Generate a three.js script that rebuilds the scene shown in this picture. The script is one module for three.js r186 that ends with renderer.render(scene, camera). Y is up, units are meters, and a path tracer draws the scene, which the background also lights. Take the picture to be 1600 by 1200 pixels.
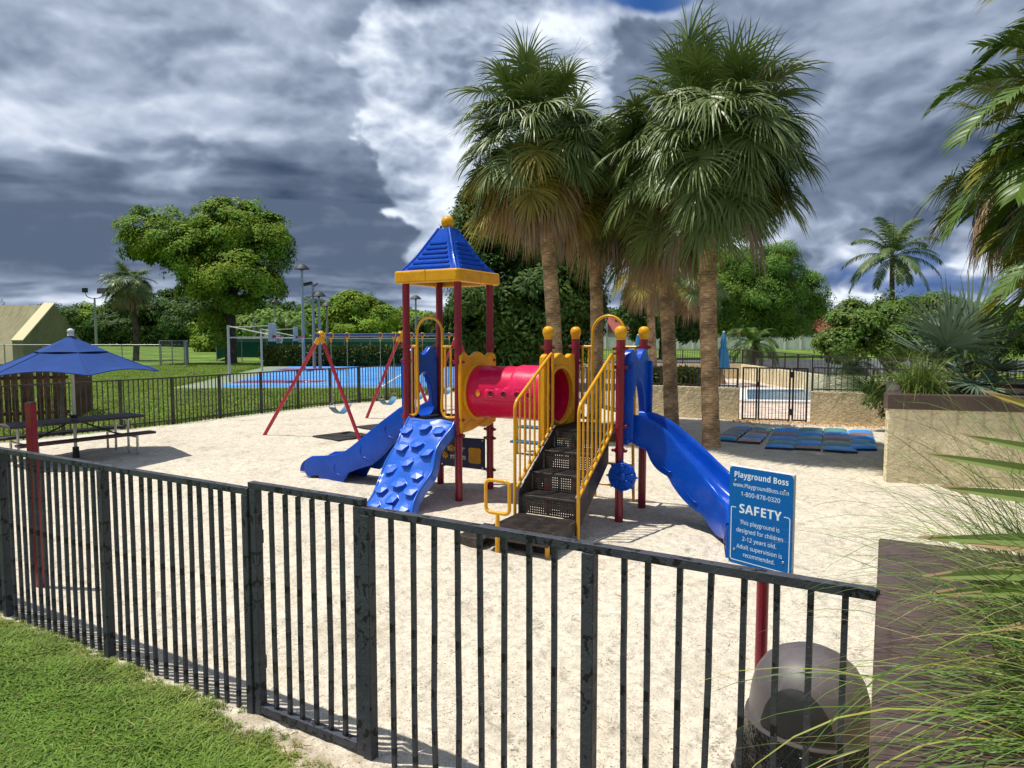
import * as THREE from 'three';
import { mergeGeometries, mergeVertices, toCreasedNormals } from 'three/addons/utils/BufferGeometryUtils.js';
import { RoundedBoxGeometry } from 'three/addons/geometries/RoundedBoxGeometry.js';
import { ImprovedNoise } from 'three/addons/math/ImprovedNoise.js';

// ---------------------------------------------------------------- camera, sky, sun, exposure
const scene = new THREE.Scene();
const camera = new THREE.PerspectiveCamera(57.22, 4 / 3, 0.1, 4000);
camera.position.set(0, 2.5, 0);
camera.rotation.x = -Math.atan(80 / 1100);
const renderer = new THREE.WebGLRenderer({ antialias: true });
renderer.setSize(1024, 768);
renderer.toneMapping = THREE.LinearToneMapping;
renderer.toneMappingExposure = 1.12;
renderer.shadowMap.enabled = true;

const sun = new THREE.DirectionalLight(new THREE.Color(1, 0.955, 0.88), 4.6);
sun.position.set(-0.38 * 60, 60, -0.04 * 60 - 12);
sun.target.position.set(0, 0, -12);
sun.castShadow = true;
Object.assign(sun.shadow.camera, { left: -40, right: 40, top: 40, bottom: -40, near: 1, far: 160 });
sun.shadow.mapSize.set(4096, 4096);
sun.shadow.radius = 1.2;
scene.add(sun, sun.target);

// ---------------------------------------------------------------- small maths
function rng(seed) { let a = seed >>> 0; return () => { a = (a + 0x6d2b79f5) | 0; let t = Math.imul(a ^ (a >>> 15), 1 | a); t = (t + Math.imul(t ^ (t >>> 7), 61 | t)) ^ t; return ((t ^ (t >>> 14)) >>> 0) / 4294967296; }; }
const V = (x, y, z) => new THREE.Vector3(x, y, z);
const P = (x, depth, h = 0) => new THREE.Vector3(x, h, -depth);      // metres to the right, metres ahead, metres up
const mix = (a, b, t) => a + (b - a) * t;
const clamp = (x, a = 0, b = 1) => Math.min(b, Math.max(a, x));
const smooth = (a, b, x) => { const t = clamp((x - a) / (b - a)); return t * t * (3 - 2 * t); };
const rad = (d) => (d * Math.PI) / 180;
const noiser = new ImprovedNoise();
const n3 = (x, y, z) => noiser.noise(x, y, z);
function fbm(x, y, z, oct = 5) { let s = 0, a = 0.5; for (let i = 0; i < oct; i++) { s += a * n3(x, y, z); x = x * 2.03 + 7.1; y = y * 2.03 + 3.7; z = z * 2.03 + 11.3; a *= 0.5; } return s; }
// tileable value noise
function hash2(x, y, s) { let h = Math.imul(x, 374761393) ^ Math.imul(y, 668265263) ^ Math.imul(s, 2246822519); h = Math.imul(h ^ (h >>> 13), 1274126177); return ((h ^ (h >>> 16)) >>> 0) / 4294967296; }
function tn(u, v, per, seed) {
  const x = u * per, y = v * per, xi = Math.floor(x), yi = Math.floor(y), fx = x - xi, fy = y - yi, w = (i) => ((i % per) + per) % per;
  const sx = fx * fx * (3 - 2 * fx), sy = fy * fy * (3 - 2 * fy);
  return mix(mix(hash2(w(xi), w(yi), seed), hash2(w(xi + 1), w(yi), seed), sx), mix(hash2(w(xi), w(yi + 1), seed), hash2(w(xi + 1), w(yi + 1), seed), sx), sy);
}
function tfbm(u, v, per, oct, seed) { let s = 0, a = 0.5, t = 0; for (let i = 0; i < oct; i++) { s += a * tn(u, v, per, seed + i * 17); t += a; a *= 0.5; per *= 2; } return s / t; }
function tex(size, repeat, color, fn) {
  const data = new Uint8Array(size * size * 4);
  for (let j = 0; j < size; j++) for (let i = 0; i < size; i++) {
    const c = fn((i + 0.5) / size, (j + 0.5) / size), k = (j * size + i) * 4;
    for (let q = 0; q < 3; q++) data[k + q] = clamp(c[q] ?? c[0]) * 255;
    data[k + 3] = 255;
  }
  const t = new THREE.DataTexture(data, size, size, THREE.RGBAFormat);
  t.wrapS = t.wrapT = THREE.RepeatWrapping; t.magFilter = t.minFilter = THREE.LinearFilter; t.needsUpdate = true;
  if (color) t.colorSpace = THREE.SRGBColorSpace;
  t.repeat.set(1 / repeat, 1 / repeat);                             // uv are metres
  return t;
}
const again = (t, metres) => { const c = t.clone(); c.repeat.set(1 / metres, 1 / metres); c.needsUpdate = true; return c; };

// ---------------------------------------------------------------- the sky: storm clouds over a bright gap near the horizon
function makeSky() {
  const W = 3584, H = 1792, out = new Float32Array(W * H * 4);
  const ramp = [[0, 0.018, 0.034, 0.072], [0.18, 0.046, 0.072, 0.125], [0.36, 0.105, 0.142, 0.215], [0.55, 0.21, 0.262, 0.365], [0.75, 0.42, 0.49, 0.62], [1, 0.84, 0.90, 0.99]];
  const bump = (x, c, r) => Math.exp(-(((x - c) / r) ** 2));
  for (let j = 0; j < H; j++) {
    const el = ((j + 0.5) / H - 0.5) * 180, y = Math.sin(rad(el)), cy = Math.cos(rad(el));
    for (let i = 0; i < W; i++) {
      const k = (j * W + i) * 4;
      let r = 0.2, g = 0.23, b = 0.26;
      if (el > -1) {
        const a = ((i + 0.5) / W - 0.5) * 2 * Math.PI, x = cy * Math.cos(a), z = cy * Math.sin(a);
        const az = (Math.atan2(x, -z) * 180) / Math.PI;
        const azw = ((az + 80 + 320) % 160) - 80;                      // the same weather goes round the whole sky
        const e = Math.max(el, 0.3);
        const px = x / (y + 0.22), pz = z / (y + 0.22);              // a layer seen in perspective
        const wx = fbm(px * 1.1 + 5, pz * 1.1, 1.3, 4), wz = fbm(px * 1.1, pz * 1.1 + 9, 4.1, 4);
        const big = fbm(px * 0.75 + wx * 1.0, pz * 0.75 + wz * 1.0, 2.2, 5);
        const puff = fbm(x * 6.5 + wx * 0.9, y * 10 + wz * 0.8, z * 6.5, 8);
        const fine = n3(x * 31 + wz, y * 44 + wx, z * 31) * 0.4;
        const streak = fbm(x * 6 + 3, y * 46 + wx * 1.0, z * 6, 6);
        const bb = (q, w) => { let s = 0, a = 0.55, f = 1; for (let o = 0; o < 6; o++) { s += a * Math.abs(n3(q.x * f + o * 7.3, q.y * f + w + o * 3.1, q.z * f)); f *= 2.07; a *= 0.52; } return s; };
        const qx = { x: x * 4.2 + wx * 0.35, y: y * 7.5 + wz * 0.3, z: z * 4.2 + wx * 0.2 }, b0 = bb(qx, 0), lit = bb({ x: qx.x + 0.045, y: qx.y - 0.10, z: qx.z }, 0) - b0;   // rounded heads, brighter where they face up
        const wob = wx * 9;                                           // degrees
        let t = 0.48 + big * 0.60 + puff * 0.24 - (b0 - 0.32) * 0.26 + lit * 0.62 + fine * 0.04 - 0.10 * smooth(34, 60, Math.abs(azw));
        t -= 0.10 * bump(azw, -16, 9) * bump(e, 15, 8);
        t += 0.14 * bump(azw, -32, 10) * bump(e, 15, 4.5) + 0.22 * bump(azw, -20, 9) * bump(e, 25, 4);
        t -= 0.16 * bump(azw, 27, 9) * bump(e, 12, 5);
        t += 0.16 * bump(azw, 30, 13) * bump(e, 23, 7) + 0.05 * smooth(4, 14, azw);
        // heavy base low on one side, with a sharp lower edge
        const base = smooth(4.0, 4.9, e + streak * 2.2) * (1 - smooth(9.5, 13.5, e + wob * 0.6 + puff * 9)) * (1 - smooth(-15, 3, azw + wob));
        t = mix(t, 0.315 + 0.008 * (e - 6) + streak * 0.36 + puff * 0.26 + lit * 0.4, base * 0.93);
        // bright cumulus towers, with crisp rounded edges
        const tw = bump(azw + wob * 0.4, -6, 6) * bump(e, 16, 10) * 0.95 + bump(azw, 2, 10) * bump(e, 26, 8) * 0.8;
        const tower = smooth(0.33, 0.43, tw + puff * 0.75 - (b0 - 0.32) * 0.7) * smooth(0.06, 0.2, tw);
        t = mix(t, 0.74 + puff * 0.45 - (b0 - 0.32) * 0.6 + lit * 1.3, tower * 0.9);
        // light gap along the horizon with flat streaks and small cumulus
        const gap = (1 - smooth(3.2, 4.6, e + streak * 2.4)) * (1 - smooth(4, 14, azw));
        t = mix(t, 0.60 + streak * 1.1 + puff * 0.5 - 0.05 * Math.abs(e - 2), gap);
        const low = (1 - smooth(6.5, 9.5, e + puff * 9 + wob * 0.25)) * smooth(2, 12, azw);
        t = mix(t, Math.max(0.34 + fine * 0.3, 0.60 + puff * 0.9 - (b0 - 0.32) * 0.5 + lit * 1.6), low * 0.95);
        // thinner, brighter cloud round the sun; the unseen sky behind is brightened as fill
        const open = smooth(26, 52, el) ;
        const rearFill = smooth(50, 110, Math.abs(az)) * smooth(21, 34, el);
        t = mix(t, 0.72 + puff * 0.6 + lit * 1.0 + big * 0.3, Math.max(open, rearFill) * 0.85);
        t = clamp(t, 0, 1);
        let q = 0; while (q < ramp.length - 2 && t > ramp[q + 1][0]) q++;
        const f = clamp((t - ramp[q][0]) / (ramp[q + 1][0] - ramp[q][0])), A = ramp[q], B = ramp[q + 1];
        r = mix(A[1], B[1], f); g = mix(A[2], B[2], f); b = mix(A[3], B[3], f);
        // holes of blue between the clouds
        const h = clamp(smooth(0.42, 0.72, bump(azw, 10.5, 6) * bump(e, 25.6, 2.8) + puff * 0.9 - (b0 - 0.32) * 0.5 - 0.05) * bump(azw, 10.5, 9) * smooth(20, 22, e) + 0.7 * smooth(0.42, 0.72, bump(e, 3.8, 2.6) * bump(azw, 29, 8) * (1 - puff * 2.2 - fine * 0.6)) + 0.8 * Math.max(open, rearFill) * smooth(0.05, 0.22, -puff - big * 0.5 - 0.06));
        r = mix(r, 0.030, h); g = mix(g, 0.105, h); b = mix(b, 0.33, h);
      }
      out[k] = r; out[k + 1] = g; out[k + 2] = b; out[k + 3] = 1;
    }
  }
  const t = new THREE.DataTexture(out, W, H, THREE.RGBAFormat, THREE.FloatType);
  t.mapping = THREE.EquirectangularReflectionMapping; t.magFilter = t.minFilter = THREE.LinearFilter; t.needsUpdate = true;
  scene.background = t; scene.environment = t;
}
makeSky();
// ---------------------------------------------------------------- builders
const taken = {};
function numbered(name) { const n = (taken[name] = (taken[name] ?? -1) + 1); return n ? `${name}_${String(n).padStart(3, '0')}` : name; }
function tag(o, label, category, group, kind) {
  if (label) o.userData.label = label; if (category) o.userData.category = category;
  if (group) o.userData.group = group; if (kind) o.userData.kind = kind; return o;
}
function thing(name, label, category, pos = V(0, 0, 0), turn = 0, group) {
  const o = new THREE.Group(); o.name = numbered(name); o.position.copy(pos); o.rotation.y = turn; scene.add(o);
  return tag(o, label, category, group);
}
function clean(g) { const c = g.index ? g.toNonIndexed() : g; for (const k of Object.keys(c.attributes)) if (!['position', 'normal', 'uv', 'color'].includes(k)) c.deleteAttribute(k); c.morphAttributes = {}; return c; }
function merge(list) {
  list = (Array.isArray(list) ? list.flat(9) : [list]).map(clean);
  const colored = list.some((g) => g.attributes.color);
  for (const g of list) {
    if (!g.attributes.uv) boxUV(g);
    if (!g.attributes.normal) g.computeVertexNormals();
    if (colored && !g.attributes.color) g.setAttribute('color', new THREE.BufferAttribute(new Float32Array(g.attributes.position.count * 3).fill(1), 3));
  }
  return list.length === 1 ? list[0] : mergeGeometries(list);
}
function part(name, geos, mat, parent) { const m = new THREE.Mesh(merge(geos), mat); m.name = name; parent.add(m); return m; }
function shared(name, geo, mat, parent, pos, rot) { const m = new THREE.Mesh(geo, mat); m.name = name; if (pos) m.position.copy(pos); if (rot) m.rotation.set(...rot); parent.add(m); return m; }
function solo(name, geos, mat, label, category, group) { const m = new THREE.Mesh(merge(geos), mat); m.name = numbered(name); scene.add(m); return tag(m, label, category, group); }
function struct(name, geos, mat) { const m = new THREE.Mesh(merge(geos), mat); m.name = name; m.userData.kind = 'structure'; m.userData.category = name.replace(/_/g, ' '); scene.add(m); return m; }
function boxUV(g) {                                                   // uv in metres, by the way a face points
  if (g.index) g = g.toNonIndexed();
  const p = g.attributes.position, uv = new Float32Array(p.count * 2), a = V(), b = V(), c = V(), n = V();
  for (let i = 0; i < p.count; i += 3) {
    a.fromBufferAttribute(p, i); b.fromBufferAttribute(p, i + 1); c.fromBufferAttribute(p, i + 2);
    n.subVectors(b, a).cross(c.clone().sub(a)); const x = Math.abs(n.x), y = Math.abs(n.y), z = Math.abs(n.z);
    [a, b, c].forEach((q, k) => { const o = (i + k) * 2; if (y >= x && y >= z) { uv[o] = q.x; uv[o + 1] = q.z; } else if (x >= z) { uv[o] = q.z; uv[o + 1] = q.y; } else { uv[o] = q.x; uv[o + 1] = q.y; } });
  }
  g.setAttribute('uv', new THREE.BufferAttribute(uv, 2)); return g;
}
const move = (g, x, y, z) => g.translate(x, y, z);
function box(w, h, d, x = 0, y = 0, z = 0, r = 0) { const g = r ? new RoundedBoxGeometry(w, h, d, 2, r) : new THREE.BoxGeometry(w, h, d); return boxUV(clean(g).translate(x, y, z)); }
function beam(a, b, w, h, r = 0) {                                     // a box from a to b, w wide and h high
  const len = a.distanceTo(b), g = r ? clean(new RoundedBoxGeometry(w, h, len, 2, r)) : clean(new THREE.BoxGeometry(w, h, len)); boxUV(g);
  const m = new THREE.Matrix4().lookAt(b, a, Math.abs(b.y - a.y) > 0.98 * len ? V(0, 0, 1) : V(0, 1, 0)); m.setPosition(a.clone().add(b).multiplyScalar(0.5));
  return g.applyMatrix4(m);
}
function rod(a, b, r, r2 = r, seg = 12) {
  const g = clean(new THREE.CylinderGeometry(r2, r, a.distanceTo(b), seg)), q = new THREE.Quaternion().setFromUnitVectors(V(0, 1, 0), b.clone().sub(a).normalize());
  return g.applyMatrix4(new THREE.Matrix4().compose(a.clone().add(b).multiplyScalar(0.5), q, V(1, 1, 1)));
}
class Poly extends THREE.Curve {                                        // a line through points with rounded corners
  constructor(pts, r, closed = false) {
    super(); this.path = new THREE.CurvePath(); const n = pts.length; let start = null, last = closed ? null : pts[0];
    for (let i = closed ? 0 : 1; i < (closed ? n : n - 1); i++) {
      const p = pts[i], a = pts[(i + n - 1) % n], b = pts[(i + 1) % n], rr = Math.min(r, p.distanceTo(a) * 0.49, p.distanceTo(b) * 0.49);
      const q1 = p.clone().add(a.clone().sub(p).setLength(rr)), q2 = p.clone().add(b.clone().sub(p).setLength(rr));
      if (last) this.path.add(new THREE.LineCurve3(last, q1)); else start = q1;
      this.path.add(new THREE.QuadraticBezierCurve3(q1, p, q2)); last = q2;
    }
    this.path.add(new THREE.LineCurve3(last, closed ? start : pts[n - 1]));
  }
  getPoint(t, o = V()) { return o.copy(this.path.getPoint(t)); }
}
const pipe = (pts, r, bend = 0.05, closed = false, seg = 48, rs = 10) => new THREE.TubeGeometry(new Poly(pts, bend, closed), seg, r, rs, closed);
const curveTube = (pts, r, seg = 24, rs = 8) => new THREE.TubeGeometry(new THREE.CatmullRomCurve3(pts), seg, r, rs, false);
const ball = (r, x, y, z, w = 20, h = 14) => new THREE.SphereGeometry(r, w, h).translate(x, y, z);
function plate(pts, thick, bevel = 0, holes = []) {                     // an outline in x, y with thickness along z, centred
  const s = new THREE.Shape(pts.map((p) => new THREE.Vector2(...p))); for (const h of holes) s.holes.push(new THREE.Path(h.map((p) => new THREE.Vector2(...p))));
  const g = new THREE.ExtrudeGeometry(s, { depth: thick - 2 * bevel, bevelEnabled: bevel > 0, bevelSize: bevel, bevelOffset: -bevel, bevelThickness: bevel, bevelSegments: 3, curveSegments: 20 });
  return g.translate(0, 0, -thick / 2 + bevel);
}
function spline(pts, n = 60, closed = true) { return new THREE.CatmullRomCurve3(pts.map((p) => V(p[0], p[1], 0)), closed, 'catmullrom', 0.5).getPoints(n).slice(0, closed ? -1 : undefined).map((p) => [p.x, p.y]); }
function sheet(poly, y, step = 0) {                                     // a flat polygon on the ground: [x, depth] corners
  const s = new THREE.Shape(poly.map(([x, d]) => new THREE.Vector2(x, d))), g = new THREE.ShapeGeometry(s); g.rotateX(-Math.PI / 2); g.translate(0, y, 0);
  const p = g.attributes.position; const uv = new Float32Array(p.count * 2); for (let i = 0; i < p.count; i++) { uv[2 * i] = p.getX(i); uv[2 * i + 1] = p.getZ(i); }
  g.setAttribute('uv', new THREE.BufferAttribute(uv, 2)); return g;
}
function inside(poly, x, d) { let c = false; for (let i = 0, j = poly.length - 1; i < poly.length; j = i++) { const [a, b] = poly[i], [e, f] = poly[j]; if ((b > d) !== (f > d) && x < ((e - a) * (d - b)) / (f - b) + a) c = !c; } return c; }
function edgeDist(poly, x, d) { let m = 1e9; for (let i = 0, j = poly.length - 1; i < poly.length; j = i++) { const [a, b] = poly[i], [e, f] = poly[j], l = (e - a) ** 2 + (f - b) ** 2, t = clamp(((x - a) * (e - a) + (d - b) * (f - b)) / l); m = Math.min(m, Math.hypot(x - a - t * (e - a), d - b - t * (f - b))); } return m; }
function sweep(path, profile, frameUp = V(0, 1, 0), closedProfile = false) { // path: points; profile(i, t) -> [[side, up], ...]
  const pos = [], idx = []; let m = 0; const n = path.length;
  for (let i = 0; i < n; i++) {
    const dir = path[Math.min(n - 1, i + 1)].clone().sub(path[Math.max(0, i - 1)]).normalize(), side = dir.clone().cross(frameUp).normalize(), up = side.clone().cross(dir).normalize(), pr = profile(i, i / (n - 1));
    m = pr.length; for (const [a, b] of pr) { const q = path[i].clone().addScaledVector(side, a).addScaledVector(up, b); pos.push(q.x, q.y, q.z); }
  }
  for (let i = 0; i < n - 1; i++) for (let k = 0; k < (closedProfile ? m : m - 1); k++) { const a = i * m + k, b = i * m + ((k + 1) % m), c = a + m, d = b + m; idx.push(a, b, c, b, d, c); }
  const g = new THREE.BufferGeometry(); g.setAttribute('position', new THREE.Float32BufferAttribute(pos, 3)); g.setIndex(idx); g.computeVertexNormals(); return g;
}
function instances(name, geo, mat, mats4, colors, parent) {
  const m = new THREE.InstancedMesh(geo, mat, mats4.length); m.name = name;
  mats4.forEach((q, i) => m.setMatrixAt(i, q)); if (colors) colors.forEach((c, i) => m.setColorAt(i, c)); parent.add(m); return m;
}
// ---------------------------------------------------------------- materials
const C = (r, g, b) => new THREE.Color().setRGB(r, g, b);
const mat = (c, rough = 0.6, more = {}) => new THREE.MeshStandardMaterial({ color: Array.isArray(c) ? C(...c) : c, roughness: rough, metalness: 0, ...more });
const phys = (c, rough, more = {}) => new THREE.MeshPhysicalMaterial({ color: C(...c), roughness: rough, ...more });
const T = {};
T.speck = tex(512, 0.6, false, (u, v) => { const a = tfbm(u, v, 8, 5, 3); return [0.55 + 0.45 * a]; });           // fine mottling for roughness
T.scuff = tex(512, 0.9, false, (u, v) => { const a = tfbm(u, v, 6, 5, 31), l = tn(u + tfbm(u, v, 4, 3, 5) * 0.1, v, 90, 8) * tn(u, v, 5, 9); return [clamp(0.35 + a * 0.5 + (l > 0.62 ? 0.3 : 0))]; });
T.plasticBump = tex(512, 0.5, false, (u, v) => [tfbm(u, v, 16, 4, 71)]);
T.fade = tex(512, 1.3, true, (u, v) => { const a = tfbm(u, v, 5, 5, 41), s = tn(u, v, 120, 4) > 0.93 ? 0.1 : 0; const sc = smooth(0.62, 0.70, tfbm(u, v * 3, 7, 5, 43)) * 0.07 + smooth(0.70, 0.74, tfbm(u * 5, v, 11, 4, 44)) * 0.10, k = 0.84 + 0.18 * a - s * tn(u, v, 9, 6) + sc; return [k, k, k + 0.01]; });
T.sand = tex(1024, 3.1, true, (u, v) => {
  const a = tfbm(u, v, 5, 4, 11), b = tfbm(u, v, 60, 3, 12), f = tn(u, v, 512, 13), dirt = smooth(0.60, 0.78, tfbm(u, v, 14, 4, 15)) * smooth(0.45, 0.75, tn(u, v, 200, 16));
  const sp = hash2(Math.floor(u * 512), Math.floor(v * 512), 5) > 0.990 ? 0.42 : hash2(Math.floor(u * 380), Math.floor(v * 380), 6) > 0.990 ? 0.3 : 0;
  const k = 0.885 + (a - 0.5) * 0.08 + (b - 0.5) * 0.19 + (f - 0.5) * 0.19 - dirt * 0.19 - sp * 1.15;
  return [k * 0.955, k * 0.915, k * 0.835];
});
T.sandBump = tex(1024, 3.1, false, (u, v) => { const a = tfbm(u, v, 9, 3, 21), b = tfbm(u, v, 34, 4, 22), d = Math.abs(tfbm(u, v, 22, 3, 23) - 0.5) * 2; return [clamp(a * 0.35 + b * 0.55 + d * 0.25 - 0.1)]; });
T.stucco = tex(512, 0.9, false, (u, v) => { const a = Math.abs(tfbm(u, v, 7, 4, 61) - 0.5) * 2, b = tfbm(u, v, 40, 3, 62); return [clamp(0.75 * (1 - Math.pow(a, 0.6)) + 0.25 * b)]; });
T.stain = tex(512, 3.3, true, (u, v) => { const a = tfbm(u, v, 4, 5, 51), b = tfbm(u, v, 30, 3, 52), run = smooth(0.58, 0.8, tfbm(u * 9, v, 6, 4, 53)) * 0.10, k = 0.87 + (a - 0.5) * 0.28 + (b - 0.5) * 0.10 - run; return [k, k * 0.99, k * 0.965]; });
T.grass = tex(1024, 9, true, (u, v) => {
  const a = tfbm(u, v, 4, 5, 81), b = tfbm(u, v, 70, 4, 82), f = tn(u, v, 512, 83), y = tfbm(u, v, 9, 4, 84);
  const k = 0.62 + (a - 0.5) * 0.5 + (b - 0.5) * 0.55 + (f - 0.5) * 0.3; return [k * mix(0.60, 0.86, y), k * 0.86, k * 0.32];
});
T.grassBump = tex(512, 1.1, false, (u, v) => [tfbm(u, v, 40, 3, 85)]);
T.paint = tex(1024, 1.4, true, (u, v) => {                             // dark fence paint: dull patches, small chips and specks
  const a = tfbm(u, v, 10, 5, 91), chip = smooth(0.72, 0.735, tfbm(u, v, 46, 4, 92) * 0.55 + tfbm(u, v, 5, 3, 93) * 0.5), pale = smooth(0.60, 0.75, tfbm(u, v, 20, 5, 94));
  const sp = hash2(Math.floor(u * 420), Math.floor(v * 420), 9) > 0.9965 ? 0.3 : 0, k = 0.285 + (a - 0.5) * 0.07 + pale * 0.02 + sp;
  return [mix(k * 0.97, 0.105, chip * 0.7), mix(k * 1.0, 0.10, chip * 0.7), mix(k * 1.10, 0.10, chip * 0.7)];
});
T.paintBump = tex(512, 0.7, false, (u, v) => [smooth(0.5, 0.62, tfbm(u, v, 30, 4, 92)) * 0.6 + tfbm(u, v, 60, 2, 95) * 0.4]);
T.bark = tex(512, 1, true, (u, v) => {                                 // u round the trunk, v up it: leaf-scar rings and fibres
  const ring = Math.abs((((v * 22 + tfbm(u, v, 6, 3, 101) * 1.6) % 1) + 1) % 1 - 0.5) * 2, fib = tfbm(u, v * 2, 14, 5, 102), a = tfbm(u, v, 5, 5, 103);
  const k = 0.74 + (fib - 0.5) * 0.36 + (a - 0.5) * 0.5 - smooth(0.72, 1, ring) * 0.10; return [k * 0.93, k * 0.83, k * 0.70];
});
T.barkBump = tex(512, 1, false, (u, v) => { const ring = Math.abs((((v * 22 + tfbm(u, v, 6, 3, 101) * 1.6) % 1) + 1) % 1 - 0.5) * 2; return [clamp(0.8 - smooth(0.55, 1, ring) * 0.25 + (tfbm(u, v * 2, 14, 5, 102) - 0.5) * 1.0)]; });
T.rough = tex(512, 1.2, true, (u, v) => { const a = tfbm(u, v, 6, 5, 111), b = tfbm(u, v * 0.4, 50, 3, 112), k = 0.6 + (a - 0.5) * 0.5 + (b - 0.5) * 0.4; return [k, k * 0.96, k * 0.9]; });
T.asphalt = tex(512, 4, true, (u, v) => { const k = 0.55 + (tfbm(u, v, 6, 5, 121) - 0.5) * 0.3 + (tn(u, v, 256, 122) - 0.5) * 0.2; return [k]; });
T.pavers = tex(512, 1.6, true, (u, v) => { const r = Math.floor(v * 16), x = (u * 8 + (r % 2) * 0.5) % 1, y = (v * 16) % 1, j = x < 0.05 || y < 0.1 ? 0.75 : 1, c = hash2(Math.floor(u * 8 + (r % 2) * 0.5) % 8, r, 7), k = (0.72 + c * 0.22) * j; return [k, k * (0.91 + c * 0.05), k * 0.87]; });

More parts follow.
